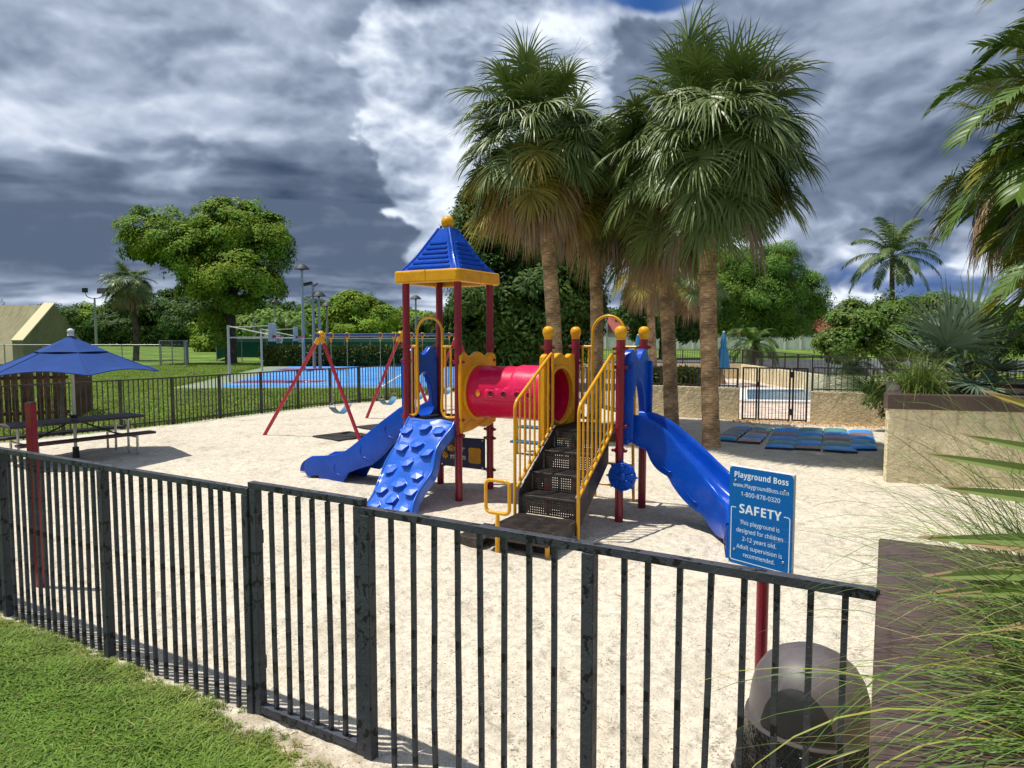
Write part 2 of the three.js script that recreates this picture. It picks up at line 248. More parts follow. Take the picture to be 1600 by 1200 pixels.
const plastic = (c, rough = 0.34) => phys(c, rough, { map: again(T.fade, 1.3), roughnessMap: again(T.scuff, 0.9), bumpMap: again(T.plasticBump, 0.25), bumpScale: 0.0007, specularIntensity: 0.6 });
const painted = (c, rough = 0.4) => phys(c, rough, { map: again(T.fade, 0.8), roughnessMap: again(T.speck, 0.35) });
const M = {
  redPost: painted([0.26, 0.011, 0.032], 0.36), yellow: painted([0.84, 0.40, 0.010], 0.36), yellowPlastic: plastic([0.84, 0.40, 0.010], 0.45), blue: plastic([0.004, 0.075, 0.50], 0.36),
  rock: phys([0.013, 0.135, 0.68], 0.38, { map: again(T.fade, 1.3), roughnessMap: again(T.scuff, 0.9), specularIntensity: 1, clearcoat: 0.55, clearcoatRoughness: 0.34 }), navy: plastic([0.007, 0.022, 0.115], 0.45), tunnel: plastic([0.72, 0.008, 0.07], 0.42), tunnelPale: plastic([0.80, 0.022, 0.11], 0.42), swingRed: painted([0.46, 0.02, 0.045], 0.4), beamBlue: painted([0.03, 0.08, 0.27], 0.4),
  deck: phys([0.115, 0.10, 0.10], 0.7, { map: again(T.rough, 0.5), roughnessMap: again(T.scuff, 0.5) }), bare: mat([0.42, 0.42, 0.42], 0.45, { metalness: 0.7, roughnessMap: again(T.scuff, 0.6) }),
  whitePlastic: plastic([0.78, 0.78, 0.76], 0.45), hole: mat([0.05, 0.004, 0.01], 0.7), rubber: mat([0.055, 0.055, 0.06], 0.85, { map: again(T.rough, 0.7) }), swingSeat: plastic([0.02, 0.16, 0.30], 0.5),
  fence: phys([1, 1, 1], 0.62, { map: T.paint, roughnessMap: again(T.speck, 0.5), bumpMap: T.paintBump, bumpScale: 0.0012, specularIntensity: 0.3 }),
  fenceFar: phys([0.11, 0.11, 0.11], 0.6, { map: again(T.rough, 0.8) }), gate: phys([0.022, 0.020, 0.020], 0.55),
  cream: mat([0.97, 0.86, 0.58], 0.92, { map: T.stain, bumpMap: T.stucco, bumpScale: 0.035 }), tan: mat([0.82, 0.70, 0.46], 0.94, { map: again(T.stain, 2.7), bumpMap: again(T.stucco, 0.8), bumpScale: 0.035 }),
  cap: phys([0.125, 0.082, 0.076], 0.6, { map: again(T.stain, 1.7), roughnessMap: again(T.scuff, 1.1), bumpMap: again(T.speck, 0.5), bumpScale: 0.002 }),
  soil: mat([0.035, 0.026, 0.018], 1, { bumpMap: again(T.sandBump, 0.8), bumpScale: 0.05 }), wood: mat([0.36, 0.19, 0.125], 0.85, { map: again(T.rough, 1.1) }), tableTop: mat([0.16, 0.115, 0.115], 0.6, { map: again(T.rough, 1.1) }),
  canvasBlue: mat([0.002, 0.048, 0.235], 0.9, { map: again(T.fade, 0.9), bumpMap: again(T.speck, 0.12), bumpScale: 0.0008 }), canvasPale: mat([0.06, 0.27, 0.52], 0.9), white: mat([0.72, 0.72, 0.70], 0.6, { map: again(T.stain, 1.5) }),
  silver: mat([0.45, 0.45, 0.45], 0.4, { metalness: 0.6 }), polePaint: mat([0.30, 0.33, 0.33], 0.5), dark: mat([0.02, 0.02, 0.022], 0.6), olive: mat([0.36, 0.34, 0.20], 0.95, { map: again(T.stain, 6) }), oliveSunlit: mat([0.62, 0.56, 0.34], 0.9),
  windscreen: mat([0.012, 0.15, 0.115], 0.95, { map: again(T.stain, 5) }), windscreenPale: mat([0.10, 0.24, 0.21], 0.95), roofRed: mat([0.40, 0.10, 0.075], 0.85, { map: again(T.stain, 2.2) }), houseWhite: mat([0.8, 0.8, 0.77], 0.85, { map: again(T.stain, 5) }), fenceWhite: mat([0.86, 0.89, 0.87], 0.8, { map: again(T.stain, 4) }),
  sand: mat([0.83, 0.812, 0.785], 0.97, { map: T.sand, bumpMap: T.sandBump, bumpScale: 0.055, vertexColors: true }),
  lawn: mat([0.52, 0.64, 0.30], 0.95, { map: T.grass, bumpMap: T.grassBump, bumpScale: 0.02 }), courtBlue: mat([0.08, 0.38, 0.98], 0.8, { map: again(T.stain, 5) }), courtRed: mat([0.30, 0.035, 0.055], 0.8, { map: again(T.stain, 3) }), courtEdge: mat([0.28, 0.36, 0.25], 0.9, { map: again(T.stain, 3) }), courtLine: mat([0.7, 0.7, 0.7], 0.8),
  asphalt: mat([0.34, 0.36, 0.39], 0.9, { map: T.asphalt }), pavers: mat([0.92, 0.84, 0.80], 0.9, { map: T.pavers }), coping: mat([0.72, 0.70, 0.66], 0.8),
  water: phys([0.03, 0.16, 0.30], 0.06, { bumpMap: again(T.plasticBump, 4), bumpScale: 0.03 }), trash: phys([0.125, 0.108, 0.108], 0.75, { map: again(T.fade, 0.8), roughnessMap: again(T.scuff, 0.7) }), bag: phys([0.006, 0.006, 0.007], 0.20, { bumpMap: again(T.stucco, 0.30), bumpScale: 0.012 }),
  trunk: mat([1.0, 0.86, 0.70], 0.95, { map: again(T.bark, 1), bumpMap: again(T.barkBump, 1), bumpScale: 0.03 }), bark: mat([0.30, 0.25, 0.21], 0.95, { map: again(T.rough, 1.5), bumpMap: again(T.speck, 0.6), bumpScale: 0.03 }),
  woodDark: mat([0.05, 0.035, 0.025], 0.95),
};
const leafMat = (c, through = 0.28, rough = 0.55, spec = 0.22) => phys(c, rough, { transmission: through, thickness: 0, side: THREE.DoubleSide, specularIntensity: spec });
const L = {
  palm: leafMat([0.175, 0.235, 0.07], 0.22, 0.42, 0.6), palmYellow: leafMat([0.36, 0.30, 0.065], 0.25, 0.5), palmDead: leafMat([0.42, 0.29, 0.165], 0.12, 0.8), palmGrey: leafMat([0.33, 0.27, 0.235], 0.08, 0.85), bismarck: leafMat([0.135, 0.205, 0.135], 0.12, 0.5, 0.5),
  pinnate: leafMat([0.125, 0.215, 0.03], 0.35, 0.4, 0.45), pinnateYellow: leafMat([0.33, 0.33, 0.04], 0.35, 0.45, 0.4), coconut: leafMat([0.13, 0.19, 0.05], 0.3, 0.45, 0.4),
  tree: leafMat([0.18, 0.285, 0.028], 0.2, 0.6, 0.15), bush: leafMat([0.105, 0.18, 0.026], 0.22, 0.5, 0.3), treeDark: leafMat([0.062, 0.118, 0.024], 0.2, 0.55, 0.18), treeLight: leafMat([0.17, 0.30, 0.045], 0.35, 0.6), hedge: leafMat([0.085, 0.125, 0.028], 0.22, 0.6),
  grass: leafMat([0.185, 0.31, 0.045], 0.35, 0.6), straw: leafMat([0.52, 0.42, 0.26], 0.1, 0.9), blade: leafMat([0.19, 0.30, 0.055], 0.35, 0.45, 0.35), bladeMix: Object.assign(leafMat([1, 1, 1], 0.35, 0.45, 0.35), { vertexColors: true }), sword: leafMat([0.20, 0.26, 0.075], 0.2, 0.42, 0.35), stem: mat([0.22, 0.23, 0.07], 0.7),
};
// ---------------------------------------------------------------- the ground
struct('lawn_ground', new THREE.PlaneGeometry(2400, 2400, 8, 8).rotateX(-Math.PI / 2).translate(0, 0, -300), M.lawn);
{ const g = scene.children[scene.children.length - 1].geometry, p = g.attributes.position, uv = g.attributes.uv; for (let i = 0; i < p.count; i++) uv.setXY(i, p.getX(i), p.getZ(i)); }
const U = [0.866, -0.5], W = [0.5, 0.866];                             // the playground's own two directions, as [x, depth]
const fencePt = (s, off = 0) => [-4.383 + s * U[0] + off * W[0], 5.97 + s * U[1] + off * W[1]];
const sandEdge = [[-14.5, 12.8], [-9.9, 8.8], fencePt(-3, -0.75), fencePt(0, -0.8), fencePt(2.9, -0.95), fencePt(3.6, -1.1), fencePt(4.6, -1.3), fencePt(6.9, -1.3), [3.4, 2.2], [12, 3], [12, 12], [10.2, 18.55], [8.3, 19.5], [6.5, 20.1], [4.05, 21.2], [3.4, 21.6], [1.4, 29], [0, 35], [-1.5, 31.5], [-4.6, 26.0], [-5.4, 25.3], [-6.3, 24.5], [-7, 23.1], [-8.5, 20.7], [-9.2, 19.2], [-11.7, 16]];
const hollows = [[-4.25, 17.1, 0.9, 0.07], [-3.6, 19.2, 0.9, 0.07], [-3.75, 12.3, 0.7, 0.06], [2.75, 7.5, 0.7, 0.06], [0.35, 7.7, 0.8, 0.05], [-1.8, 9.2, 0.6, 0.04]];
const sandH = (x, d) => {
  let dip = 0; for (const [a, b, r, k] of hollows) { const q = ((x - a) ** 2 + (d - b) ** 2) / (r * r); if (q < 6) dip += k * (Math.exp(-q) - 0.35 * Math.exp(-((Math.sqrt(q) - 1.25) ** 2) * 5)); }
  let dent = 0; if (d < 10) { const ci = Math.floor(x * 2.2), cj = Math.floor(d * 2.2); for (let i = -1; i < 2; i++) for (let j = -1; j < 2; j++) for (let k = 0; k < 2; k++) { const h = (q) => hash2(ci + i + 500, cj + j + 500, 31 + k * 7 + q); if (h(0) > 0.62) continue; const dx = x - (ci + i + h(1)) / 2.2, dd = d - (cj + j + h(2)) / 2.2, a = h(3) * 6.283, p = (dx * Math.cos(a) + dd * Math.sin(a)) / (0.05 + 0.07 * h(4)), w = (-dx * Math.sin(a) + dd * Math.cos(a)) / (0.04 + 0.025 * h(5)), q = p * p + w * w; if (q < 7) dent += (0.010 + 0.014 * h(6)) * (Math.exp(-q) - 0.4 * Math.exp(-((Math.sqrt(q) - 1.35) ** 2) * 5)); } }
  const e = inside(sandEdge, x, d) ? edgeDist(sandEdge, x, d) : 0, f = smooth(0, 0.6, e);
  return 0.006 + f * (0.036 - dip * 0.45 - dent * smooth(10, 7, d) + 0.034 * fbm(x * 1.1, d * 1.1, 0.5, 3) + 0.026 * (Math.abs(fbm(x * 3.3 + 4, d * 3.3, 7.1, 3)) - 0.15) * smooth(30, 8, d) + 0.012 * fbm(x * 9, d * 9, 3, 3) * smooth(16, 5, d));
};
{
  const rows = 420, cols = 760, a0 = rad(-58), a1 = rad(52), r0 = 1.9, r1 = 36, ok = [], pos = [], uv = [], col = [], idx = [];
  for (let i = 0; i <= rows; i++) for (let k = 0; k <= cols; k++) {
    const r = r0 * Math.pow(r1 / r0, i / rows), a = mix(a0, a1, k / cols), x = r * Math.sin(a), d = r * Math.cos(a);
    const jig = 0.16 * fbm(x * 3, d * 3, 9, 4) + 0.05 * fbm(x * 14, d * 14, 2, 2);
    const inn = inside(sandEdge, x, d), e = edgeDist(sandEdge, x, d) * (inn ? 1 : -1);
    ok.push(e + jig > -0.04); pos.push(x, sandH(x, d), -d); uv.push(x, d);
    // leaf mould and soil mixed into the sand along the grass edge, in ragged patches
    const fo = (x + 4.383) * 0.5 + (d - 5.97) * 0.866, fs = (x + 4.383) * 0.866 - (d - 5.97) * 0.5;   // metres past the front fence, metres along it
    const m = clamp((0.10 - fo) * 2.4 + fbm(x * 6, d * 6, 4, 4) * 1.3 - 0.25 * smooth(3, 5, fs)) * smooth(0.35, -0.05, fo), mm = Math.max(m * smooth(12, 7, d), 0.35 * smooth(0.12, 0.5, fbm(x * 1.3, d * 1.3, 8, 5)));
    const v = 1 + 0.10 * fbm(x * 0.5, d * 0.5, 1.7, 4);
    col.push(v * mix(1, 0.44, mm), v * mix(1, 0.38, mm), v * mix(1, 0.28, mm));
  }
  const n = cols + 1;
  for (let i = 0; i < rows; i++) for (let k = 0; k < cols; k++) { const a = i * n + k; if (ok[a] && ok[a + 1] && ok[a + n] && ok[a + n + 1]) idx.push(a, a + 1, a + n, a + 1, a + n + 1, a + n); }
  const g = new THREE.BufferGeometry(); g.setAttribute('position', new THREE.Float32BufferAttribute(pos, 3)); g.setAttribute('uv', new THREE.Float32BufferAttribute(uv, 2)); g.setAttribute('color', new THREE.Float32BufferAttribute(col, 3)); g.setIndex(idx); g.computeVertexNormals();
  const m = new THREE.Mesh(g, M.sand); m.name = 'sand_ground'; m.userData = { kind: 'structure', category: 'sand', label: 'pale trampled sand of the fenced playground' }; scene.add(m);
}
// the ball court: blue paint with red keys, a pale kerb strip round it
{
  struct('court_apron', sheet([[-15.2, 31.2], [3, 32.0], [3, 56], [-18.6, 56]], 0.004), M.courtEdge);
  const court = new THREE.Group(); court.name = 'basketball_court'; court.userData = { kind: 'structure', label: 'blue painted basketball court with red keys', category: 'court' }; scene.add(court);
  part('court_surface', sheet([[-13.6, 32.3], [2, 32.9], [2, 52.5], [-16.6, 52.5]], 0.008), M.courtBlue, court);
  const key = (x0, d0, x1, d1, w) => sheet([[x0, d0 - w], [x1, d1 - w], [x1, d1 + w], [x0, d0 + w]], 0.012);
  part('court_key', key(-14.0, 35.9, -9.7, 36.1, 0.85), M.courtRed, court);
  part('court_key', key(-15.9, 47.9, -11.4, 48.1, 1.3), M.courtRed, court);
  const ring = (x, d, r) => { const g = new THREE.RingGeometry(r - 0.06, r, 40).rotateX(-Math.PI / 2).translate(x, 0.016, -d); return boxUV(clean(g)); };
  part('court_line', [key(-13.6, 34.0, 2, 34.4, 0.05), ring(-9.7, 36.1, 0.9), ring(-6, 42.4, 1.6), key(-16.6, 42.2, 2, 42.6, 0.05), ring(-11.4, 48.1, 1.3), sheet([[-6.1, 32.6], [-6.0, 32.6], [-7.2, 52.4], [-7.3, 52.4]], 0.016)], M.courtLine, court);
}
// the pool terrace behind the low wall, the road and the lawn beyond
struct('pool_terrace', sheet([[3.7, 21.4], [6.4, 20.2], [10.3, 18.6], [22, 13.5], [22, 30], [12.9, 38.6], [2.6, 38.6], [1.9, 29]], 0.005), M.pavers);
struct('road', sheet([[9, 44], [70, 40], [90, 62], [7, 66]], 0.004), M.asphalt);
{
  const a = [8.25, 25.2], b = [9.9, 30.2], c = [20, 30.2], e = [20, 23.4], bar = (p, q) => beam(P(p[0], p[1], 0.05), P(q[0], q[1], 0.05), 0.42, 0.1, 0.02);
  const pool = new THREE.Group(); pool.name = 'swimming_pool'; pool.userData = { kind: 'structure', category: 'pool', label: 'small blue swimming pool with a pale stone rim' }; scene.add(pool);
  part('pool_rim', [bar(a, b), bar(b, c), bar(c, e), bar(e, a)], M.coping, pool); part('water', sheet([a, e, c, b], 0.02), M.water, pool);
}

// ---------------------------------------------------------------- walls
function wallBetween(p, q, h, thick, m, up = 0) { return beam(P(p[0], p[1], up + h / 2), P(q[0], q[1], up + h / 2), thick, h, 0.012); }
solo('stucco_wall', wallBetween([3.45, 21.45], [6.5, 20.06], 0.93, 0.22, M.tan), M.tan, 'low tan stucco wall left of the dark pool gate, railing on top', 'wall');
solo('stucco_wall', wallBetween([8.27, 19.42], [14, 16.95], 0.89, 0.22, M.tan), M.tan, 'low tan stucco wall right of the dark pool gate, behind the scrubby bush', 'wall');
solo('terrace_wall', [wallBetween([12.6, 38.4], [12.6, 28], 0.8, 0.22), wallBetween([12.72, 28], [17.5, 19], 0.86, 0.22)], M.cream, 'long cream wall beyond the pool seen through the gate', 'wall');
solo('terrace_wall', wallBetween([2.6, 38.5], [12.47, 38.5], 0.8, 0.22), M.cream, 'cream wall at the back of the pool terrace, behind the closed blue umbrella', 'wall');

// planters: cream stucco, brown concrete caps
function planter(label, p, q, w, h, side, capW, inset, skew) {               // p to q: the edge that faces the sand; side: +1 when the body lies to the right of p->q
  const t = thing('planter', label, 'planter wall'), dx = q[0] - p[0], dd = q[1] - p[1], l = Math.hypot(dx, dd), n = skew || [(dd / l) * side, (-dx / l) * side], at = (s, o, y) => P(p[0] + (dx / l) * s + n[0] * o, p[1] + (dd / l) * s + n[1] * o, y), th = 0.2;
  const bar = (s0, o0, s1, o1, y, ww, hh, r = 0.012) => beam(at(s0, o0, y), at(s1, o1, y), ww, hh, r), yb = (h - 0.24) / 2;
  part('wall', [bar(inset, inset + th / 2, l - inset, inset + th / 2, yb, th, h - 0.24), bar(inset, w - inset - th / 2, l - inset, w - inset - th / 2, yb, th, h - 0.24), bar(inset + th / 2, inset + th, inset + th / 2, w - inset - th, yb, th, h - 0.24), bar(l - inset - th / 2, inset + th, l - inset - th / 2, w - inset - th, yb, th, h - 0.24)], M.cream, t);
  part('cap', [bar(0, capW / 2, l, capW / 2, h - 0.12, capW, 0.24), bar(0, w - capW / 2, l, w - capW / 2, h - 0.12, capW, 0.24), bar(capW / 2, capW, capW / 2, w - capW, h - 0.12, capW, 0.24), bar(l - capW / 2, capW, l - capW / 2, w - capW, h - 0.12, capW, 0.24)], M.cap, t);
  part('soil', bar(capW / 2, w / 2, l - capW / 2, w / 2, h - 0.18, w - capW, 0.2, 0), M.soil, t);
  return t;
}
const D1 = [0.4705, 0.8824], N1 = [0.8824, -0.4705];
planter('planter with a wide brown cap beside the camera, where the black fence ends', [-0.62, -1.15], [D1[0] * 3.835 - 0.008, D1[1] * 3.835], 1.9, 1.5, 1, 0.34, 0.03);
planter('cream stucco planter with brown cap across the sand, beneath the silver palm', [6.12, 11.48], [11.4, 10.0], 3.6, 1.5, -1, 0.30, 0.025, [0.4705, 0.8824]);
// ---------------------------------------------------------------- picket fences
const fr = rng(77);
function picketGeo(h, w, bend) { const g = clean(new THREE.BoxGeometry(w, h, w, 1, 6, 1)); const p = g.attributes.position; for (let i = 0; i < p.count; i++) { const t = p.getY(i) / h + 0.5; p.setX(i, p.getX(i) + bend * Math.sin(t * Math.PI) * (0.6 + 0.4 * Math.sin(t * 7))); } g.translate(0, h / 2, 0); g.computeVertexNormals(); return boxUV(g); }
const picketSet = [0, 0.004, -0.005, 0.012, -0.014, 0.002].map((b) => picketGeo(1.50, 0.0235, b));
function frontPanel(t, s0, s1, count, off = 0, y0 = 0, h = 1.5) {        // pickets between two posts along the front fence
  for (let i = 1; i <= count; i++) {
    const s = mix(s0, s1, i / (count + 1)) + (fr() - 0.5) * 0.012, [x, d] = fencePt(s, off), m = shared('picket', picketSet[Math.floor(fr() * 6)], M.fence, t, P(x, d, y0));
    m.rotation.y = -Math.PI / 6; m.rotation.z = (fr() - 0.5) * 0.012; m.scale.y = (h - 0.02) / 1.5;
  }
}
const fpost = (s, w, h, off = 0, y = 0) => beam(P(...fencePt(s, off), y), P(...fencePt(s, off), y + h), w, w, 0.004).applyMatrix4(new THREE.Matrix4());
function uprightBox(x, d, w, h, y = 0, turn = -Math.PI / 6, dep = w) { const g = clean(new RoundedBoxGeometry(w, h, dep, 2, 0.004)); boxUV(g); return g.rotateY(turn).translate(x, y + h / 2, -d); }
function frontPost(t, s, w, h, name = 'post', off = 0, y = 0) { part(name, uprightBox(...fencePt(s, off), w, h, y), M.fence, t); }
function frontRail(t, s0, s1, y, name = 'top_rail', off = 0, hh = 0.042, ww = 0.05) { part(name, beam(P(...fencePt(s0, off), y), P(...fencePt(s1, off), y), ww, hh, 0.004), M.fence, t); }
{
  const a = thing('picket_fence', 'black metal picket fence along the lawn, left of the gate', 'fence');
  frontPanel(a, -3.13, -1.61, 13); frontPanel(a, -1.55, -0.03, 13); frontPanel(a, 0.03, 1.49, 13); frontPanel(a, 1.55, 3.09, 13);
  for (const s of [-3.16, -1.58, 0, 1.52]) frontPost(a, s, 0.062, 1.478);
  frontPost(a, 3.118, 0.056, 1.478); frontRail(a, -3.2, 3.146, 1.5);
  const b = thing('fence_gate', 'narrow black picket gate standing slightly proud in the front fence', 'gate');
  frontPost(b, 3.182, 0.056, 1.498, 'stile', 0.01, 0.02); frontPost(b, 4.052, 0.056, 1.498, 'stile', 0.01, 0.02); frontPanel(b, 3.21, 4.03, 6, 0.01, 0.10, 1.43);
  frontRail(b, 3.14, 4.09, 1.54, 'top_rail', 0.01); frontRail(b, 3.211, 4.023, 0.09, 'bottom_rail', 0.01, 0.05, 0.055);
  for (const y of [0.32, 1.15]) part('hinge', uprightBox(...fencePt(3.15, 0.05), 0.05, 0.09, y), M.fence, b);
  const c = thing('picket_fence', 'black metal picket fence right of the gate, ending at the brown cap', 'fence');
  frontPost(c, 4.118, 0.062, 1.478); frontPanel(c, 4.15, 5.45, 8); frontPost(c, 5.482, 0.062, 1.478); frontPanel(c, 5.515, 6.70, 8); frontRail(c, 4.085, 6.675, 1.5);
  part('wall_bracket', uprightBox(...fencePt(6.68), 0.012, 0.16, 1.36), M.fence, c);
}
// fences of straight runs: posts, rails and pickets between corner points [x, depth, base height]
function runFence(label, name, pts, o) {
  const t = thing(name, label, o.category || 'fence'), m = o.mat || M.fenceFar, geo = picketGeo(o.h - 0.02, o.pw, 0), loose = [];
  let left = o.single ?? 0;
  for (let k = 0; k < pts.length - 1; k++) {
    const p = pts[k], q = pts[k + 1], l = Math.hypot(q[0] - p[0], q[1] - p[1]), n = Math.max(1, Math.round(l / o.post)), turn = Math.atan2(q[1] - p[1], q[0] - p[0]);
    for (const y of o.rails) part('rail', beam(P(p[0], p[1], (p[2] || 0) + y), P(q[0], q[1], (q[2] || 0) + y), 0.035, 0.035), m, t);
    for (let i = 0; i <= n; i++) if (i < n || k === pts.length - 2) { const f = i / n; part('post', uprightBox(mix(p[0], q[0], f), mix(p[1], q[1], f), o.postW || 0.055, o.h + 0.005, mix(p[2] || 0, q[2] || 0, f), turn), m, t); }
    const c = Math.round(l / o.gap);
    for (let i = 1; i < c; i++) {
      const f = i / c; if (Math.abs(f * n - Math.round(f * n)) < 0.06) continue;
      const x = mix(p[0], q[0], f), d = mix(p[1], q[1], f), y = mix(p[2] || 0, q[2] || 0, f);
      if (left-- > 0) shared('picket', geo, m, t, P(x, d, y), [0, turn, 0]); else loose.push(geo.clone().rotateY(turn).translate(x, y, -d));
    }
  }
  if (loose.length) part(name === 'pool_railing' ? 'picket_row' : 'picket_row', loose, m, t).userData.kind = 'stuff';
  return t;
}
runFence('long dark picket fence between the sand and the far lawn, behind the swings', 'picket_fence', [[-15.2, 11.9], [-11.75, 15.95], [-9.25, 19.1], [-7.0, 22.95], [-4.65, 26.0], [-1.5, 31.6], [0.05, 35.2]], { h: 1.3, rails: [1.28, 0.12], post: 1.5, postW: 0.07, gap: 0.125, pw: 0.022, single: 230 });
runFence('dark picket fence at the back corner of the sand, behind the red tunnel', 'picket_fence', [[0.05, 35.2], [1.45, 29], [3.4, 21.6]], { h: 1.3, rails: [1.28, 0.12], post: 1.5, gap: 0.125, pw: 0.022, single: 0 });
runFence('short dark railing on the low tan wall left of the pool gate', 'pool_railing', [[3.45, 21.45, 0.93], [6.45, 20.08, 0.93]], { category: 'railing', h: 0.56, rails: [0.55, 0.06], post: 1.0, gap: 0.12, pw: 0.02, single: 60 });
runFence('short dark railing on the low tan wall right of the pool gate', 'pool_railing', [[8.3, 19.4, 0.89], [13.8, 17.04, 0.89]], { category: 'railing', h: 0.66, rails: [0.65, 0.06], post: 1.45, gap: 0.145, pw: 0.02, single: 60 });
runFence('thin dark railing on the cream wall in front of the grey road', 'pool_railing', [[2.8, 38.5, 0.8], [12.6, 38.5, 0.8], [12.6, 28, 0.8], [17.4, 19.1, 0.86]], { category: 'railing', h: 0.78, rails: [0.77, 0.08], post: 1.6, gap: 0.13, pw: 0.018, single: 0 });
// the dark pool gate in three leaves
{
  const t = thing('pool_gate', 'dark brown steel pool gate with three barred leaves between the low tan walls', 'gate'), A = [6.56, 20.0], B = [8.2, 19.44], at = (f, y) => P(mix(A[0], B[0], f), mix(A[1], B[1], f), y);
  const turn = Math.atan2(B[1] - A[1], B[0] - A[0]), up = (f, w, y0, y1) => { const p = at(f, 0); return uprightBox(p.x, -p.z, w, y1 - y0, y0, turn); };
  for (const [f0, f1, n, h] of [[0.012, 0.225, 4, 1.53], [0.262, 0.728, 8, 1.53], [0.778, 0.985, 4, 1.53]]) {
    part('stile', up(f0, 0.05, 0.02, h), M.gate, t); part('stile', up(f1, 0.05, 0.02, h), M.gate, t);
    const w = 0.026 / 1.73; part('rail', beam(at(f0 + w, h - 0.02), at(f1 - w, h - 0.02), 0.035, 0.04), M.gate, t); part('rail', beam(at(f0 + w, 0.06), at(f1 - w, 0.06), 0.035, 0.04), M.gate, t);
    for (let i = 1; i <= n; i++) part('bar', up(mix(f0, f1, i / (n + 1)), 0.019, 0.075, h - 0.035), M.gate, t);
  }
  part('latch_box', up(0.243, 0.07, 0.98, 1.12), M.gate, t); part('hinge', up(0.752, 0.06, 1.25, 1.42), M.gate, t); part('hinge', up(0.752, 0.06, 0.2, 0.38), M.gate, t);
}
// brown board screen behind the umbrella
{
  const t = thing('board_screen', 'brown timber board screen behind the far fence, left of the lawn', 'fence'), A = [-19, 16.0], B = [-12.1, 19.1], n = 42, turn = Math.atan2(B[1] - A[1], B[0] - A[0]), r = rng(5);
  const geos = [0, 1, 2].map(() => { const g = box(0.145, 1.62, 0.03, 0, 0.81, 0, 0.005); return g; });
  for (let i = 0; i < n; i++) { const f = (i + 0.5) / n, o = i % 2 ? 0.07 : 0, x = mix(A[0], B[0], f) + o * 0.4, d = mix(A[1], B[1], f) - o; shared('board', geos[i % 3], M.wood, t, P(x, d, 0.02 + r() * 0.04), [0, turn, (r() - 0.5) * 0.02]); }
  for (const y of [0.35, 1.3]) part('rail', beam(P(A[0], A[1] + 0.06, y), P(B[0], B[1] + 0.06, y), 0.05, 0.09), M.wood, t);
  const E = [-12.05, 19.2], F = [-13.4, 22.4];
  for (let i = 0; i < 16; i++) { const f = (i + 0.5) / 16; shared('board', geos[i % 3], M.wood, t, P(mix(E[0], F[0], f), mix(E[1], F[1], f), 0.02 + r() * 0.04), [0, Math.atan2(F[1] - E[1], F[0] - E[0]), 0]); }
}
// chain-link fence far left
{
  const wire = (t, A, B, h, step) => { const out = [], n = Math.floor(Math.hypot(B[0] - A[0], B[1] - A[1]) / step), at = (f, y) => P(mix(A[0], B[0], f), mix(A[1], B[1], f), y), k = h / (step * n); for (let i = -Math.ceil(h / step); i <= n; i++) for (const s of [0, 1]) { let f0 = i / n, f1 = f0 + k, y0 = 0.05, y1 = h; if (f0 < 0) { y0 = mix(0.05, h, -f0 / k); f0 = 0; } if (f1 > 1) { y1 = mix(0.05, h, (1 - i / n) / k); f1 = 1; } if (f1 <= f0) continue; out.push(s ? rod(at(f0, y0), at(f1, y1), 0.006, 0.006, 3) : rod(at(f0, h + 0.05 - y0), at(f1, h + 0.05 - y1), 0.006, 0.006, 3)); } part('chain_link', out, M.silver, t).userData.kind = 'stuff'; };
  const mk = (label, A, B, h, n, step) => { const t = thing('chain_link_fence', label, 'fence'); for (let i = 0; i <= n; i++) { const x = mix(A[0], B[0], i / n), d = mix(A[1], B[1], i / n); part('post', rod(P(x, d, 0), P(x, d, h + 0.04), 0.04, 0.04, 8), M.polePaint, t); } part('top_rail', rod(P(A[0], A[1], h), P(B[0], B[1], h), 0.03, 0.03, 8), M.silver, t); wire(t, A, B, h, step); };
  mk('grey chain-link fence in front of the tan gabled building', [-50, 53], [-26.5, 53.2], 1.6, 8, 0.2);
  mk('short panel of grey chain-link fence right of the thin palm, seen nearly edge on', [-26.6, 53.2], [-25.4, 54.6], 1.9, 2, 0.12);
  mk('grey chain-link return fence with two posts beside the thin palm', [-25.2, 54.8], [-23.4, 50.5], 1.9, 2, 0.12);
}
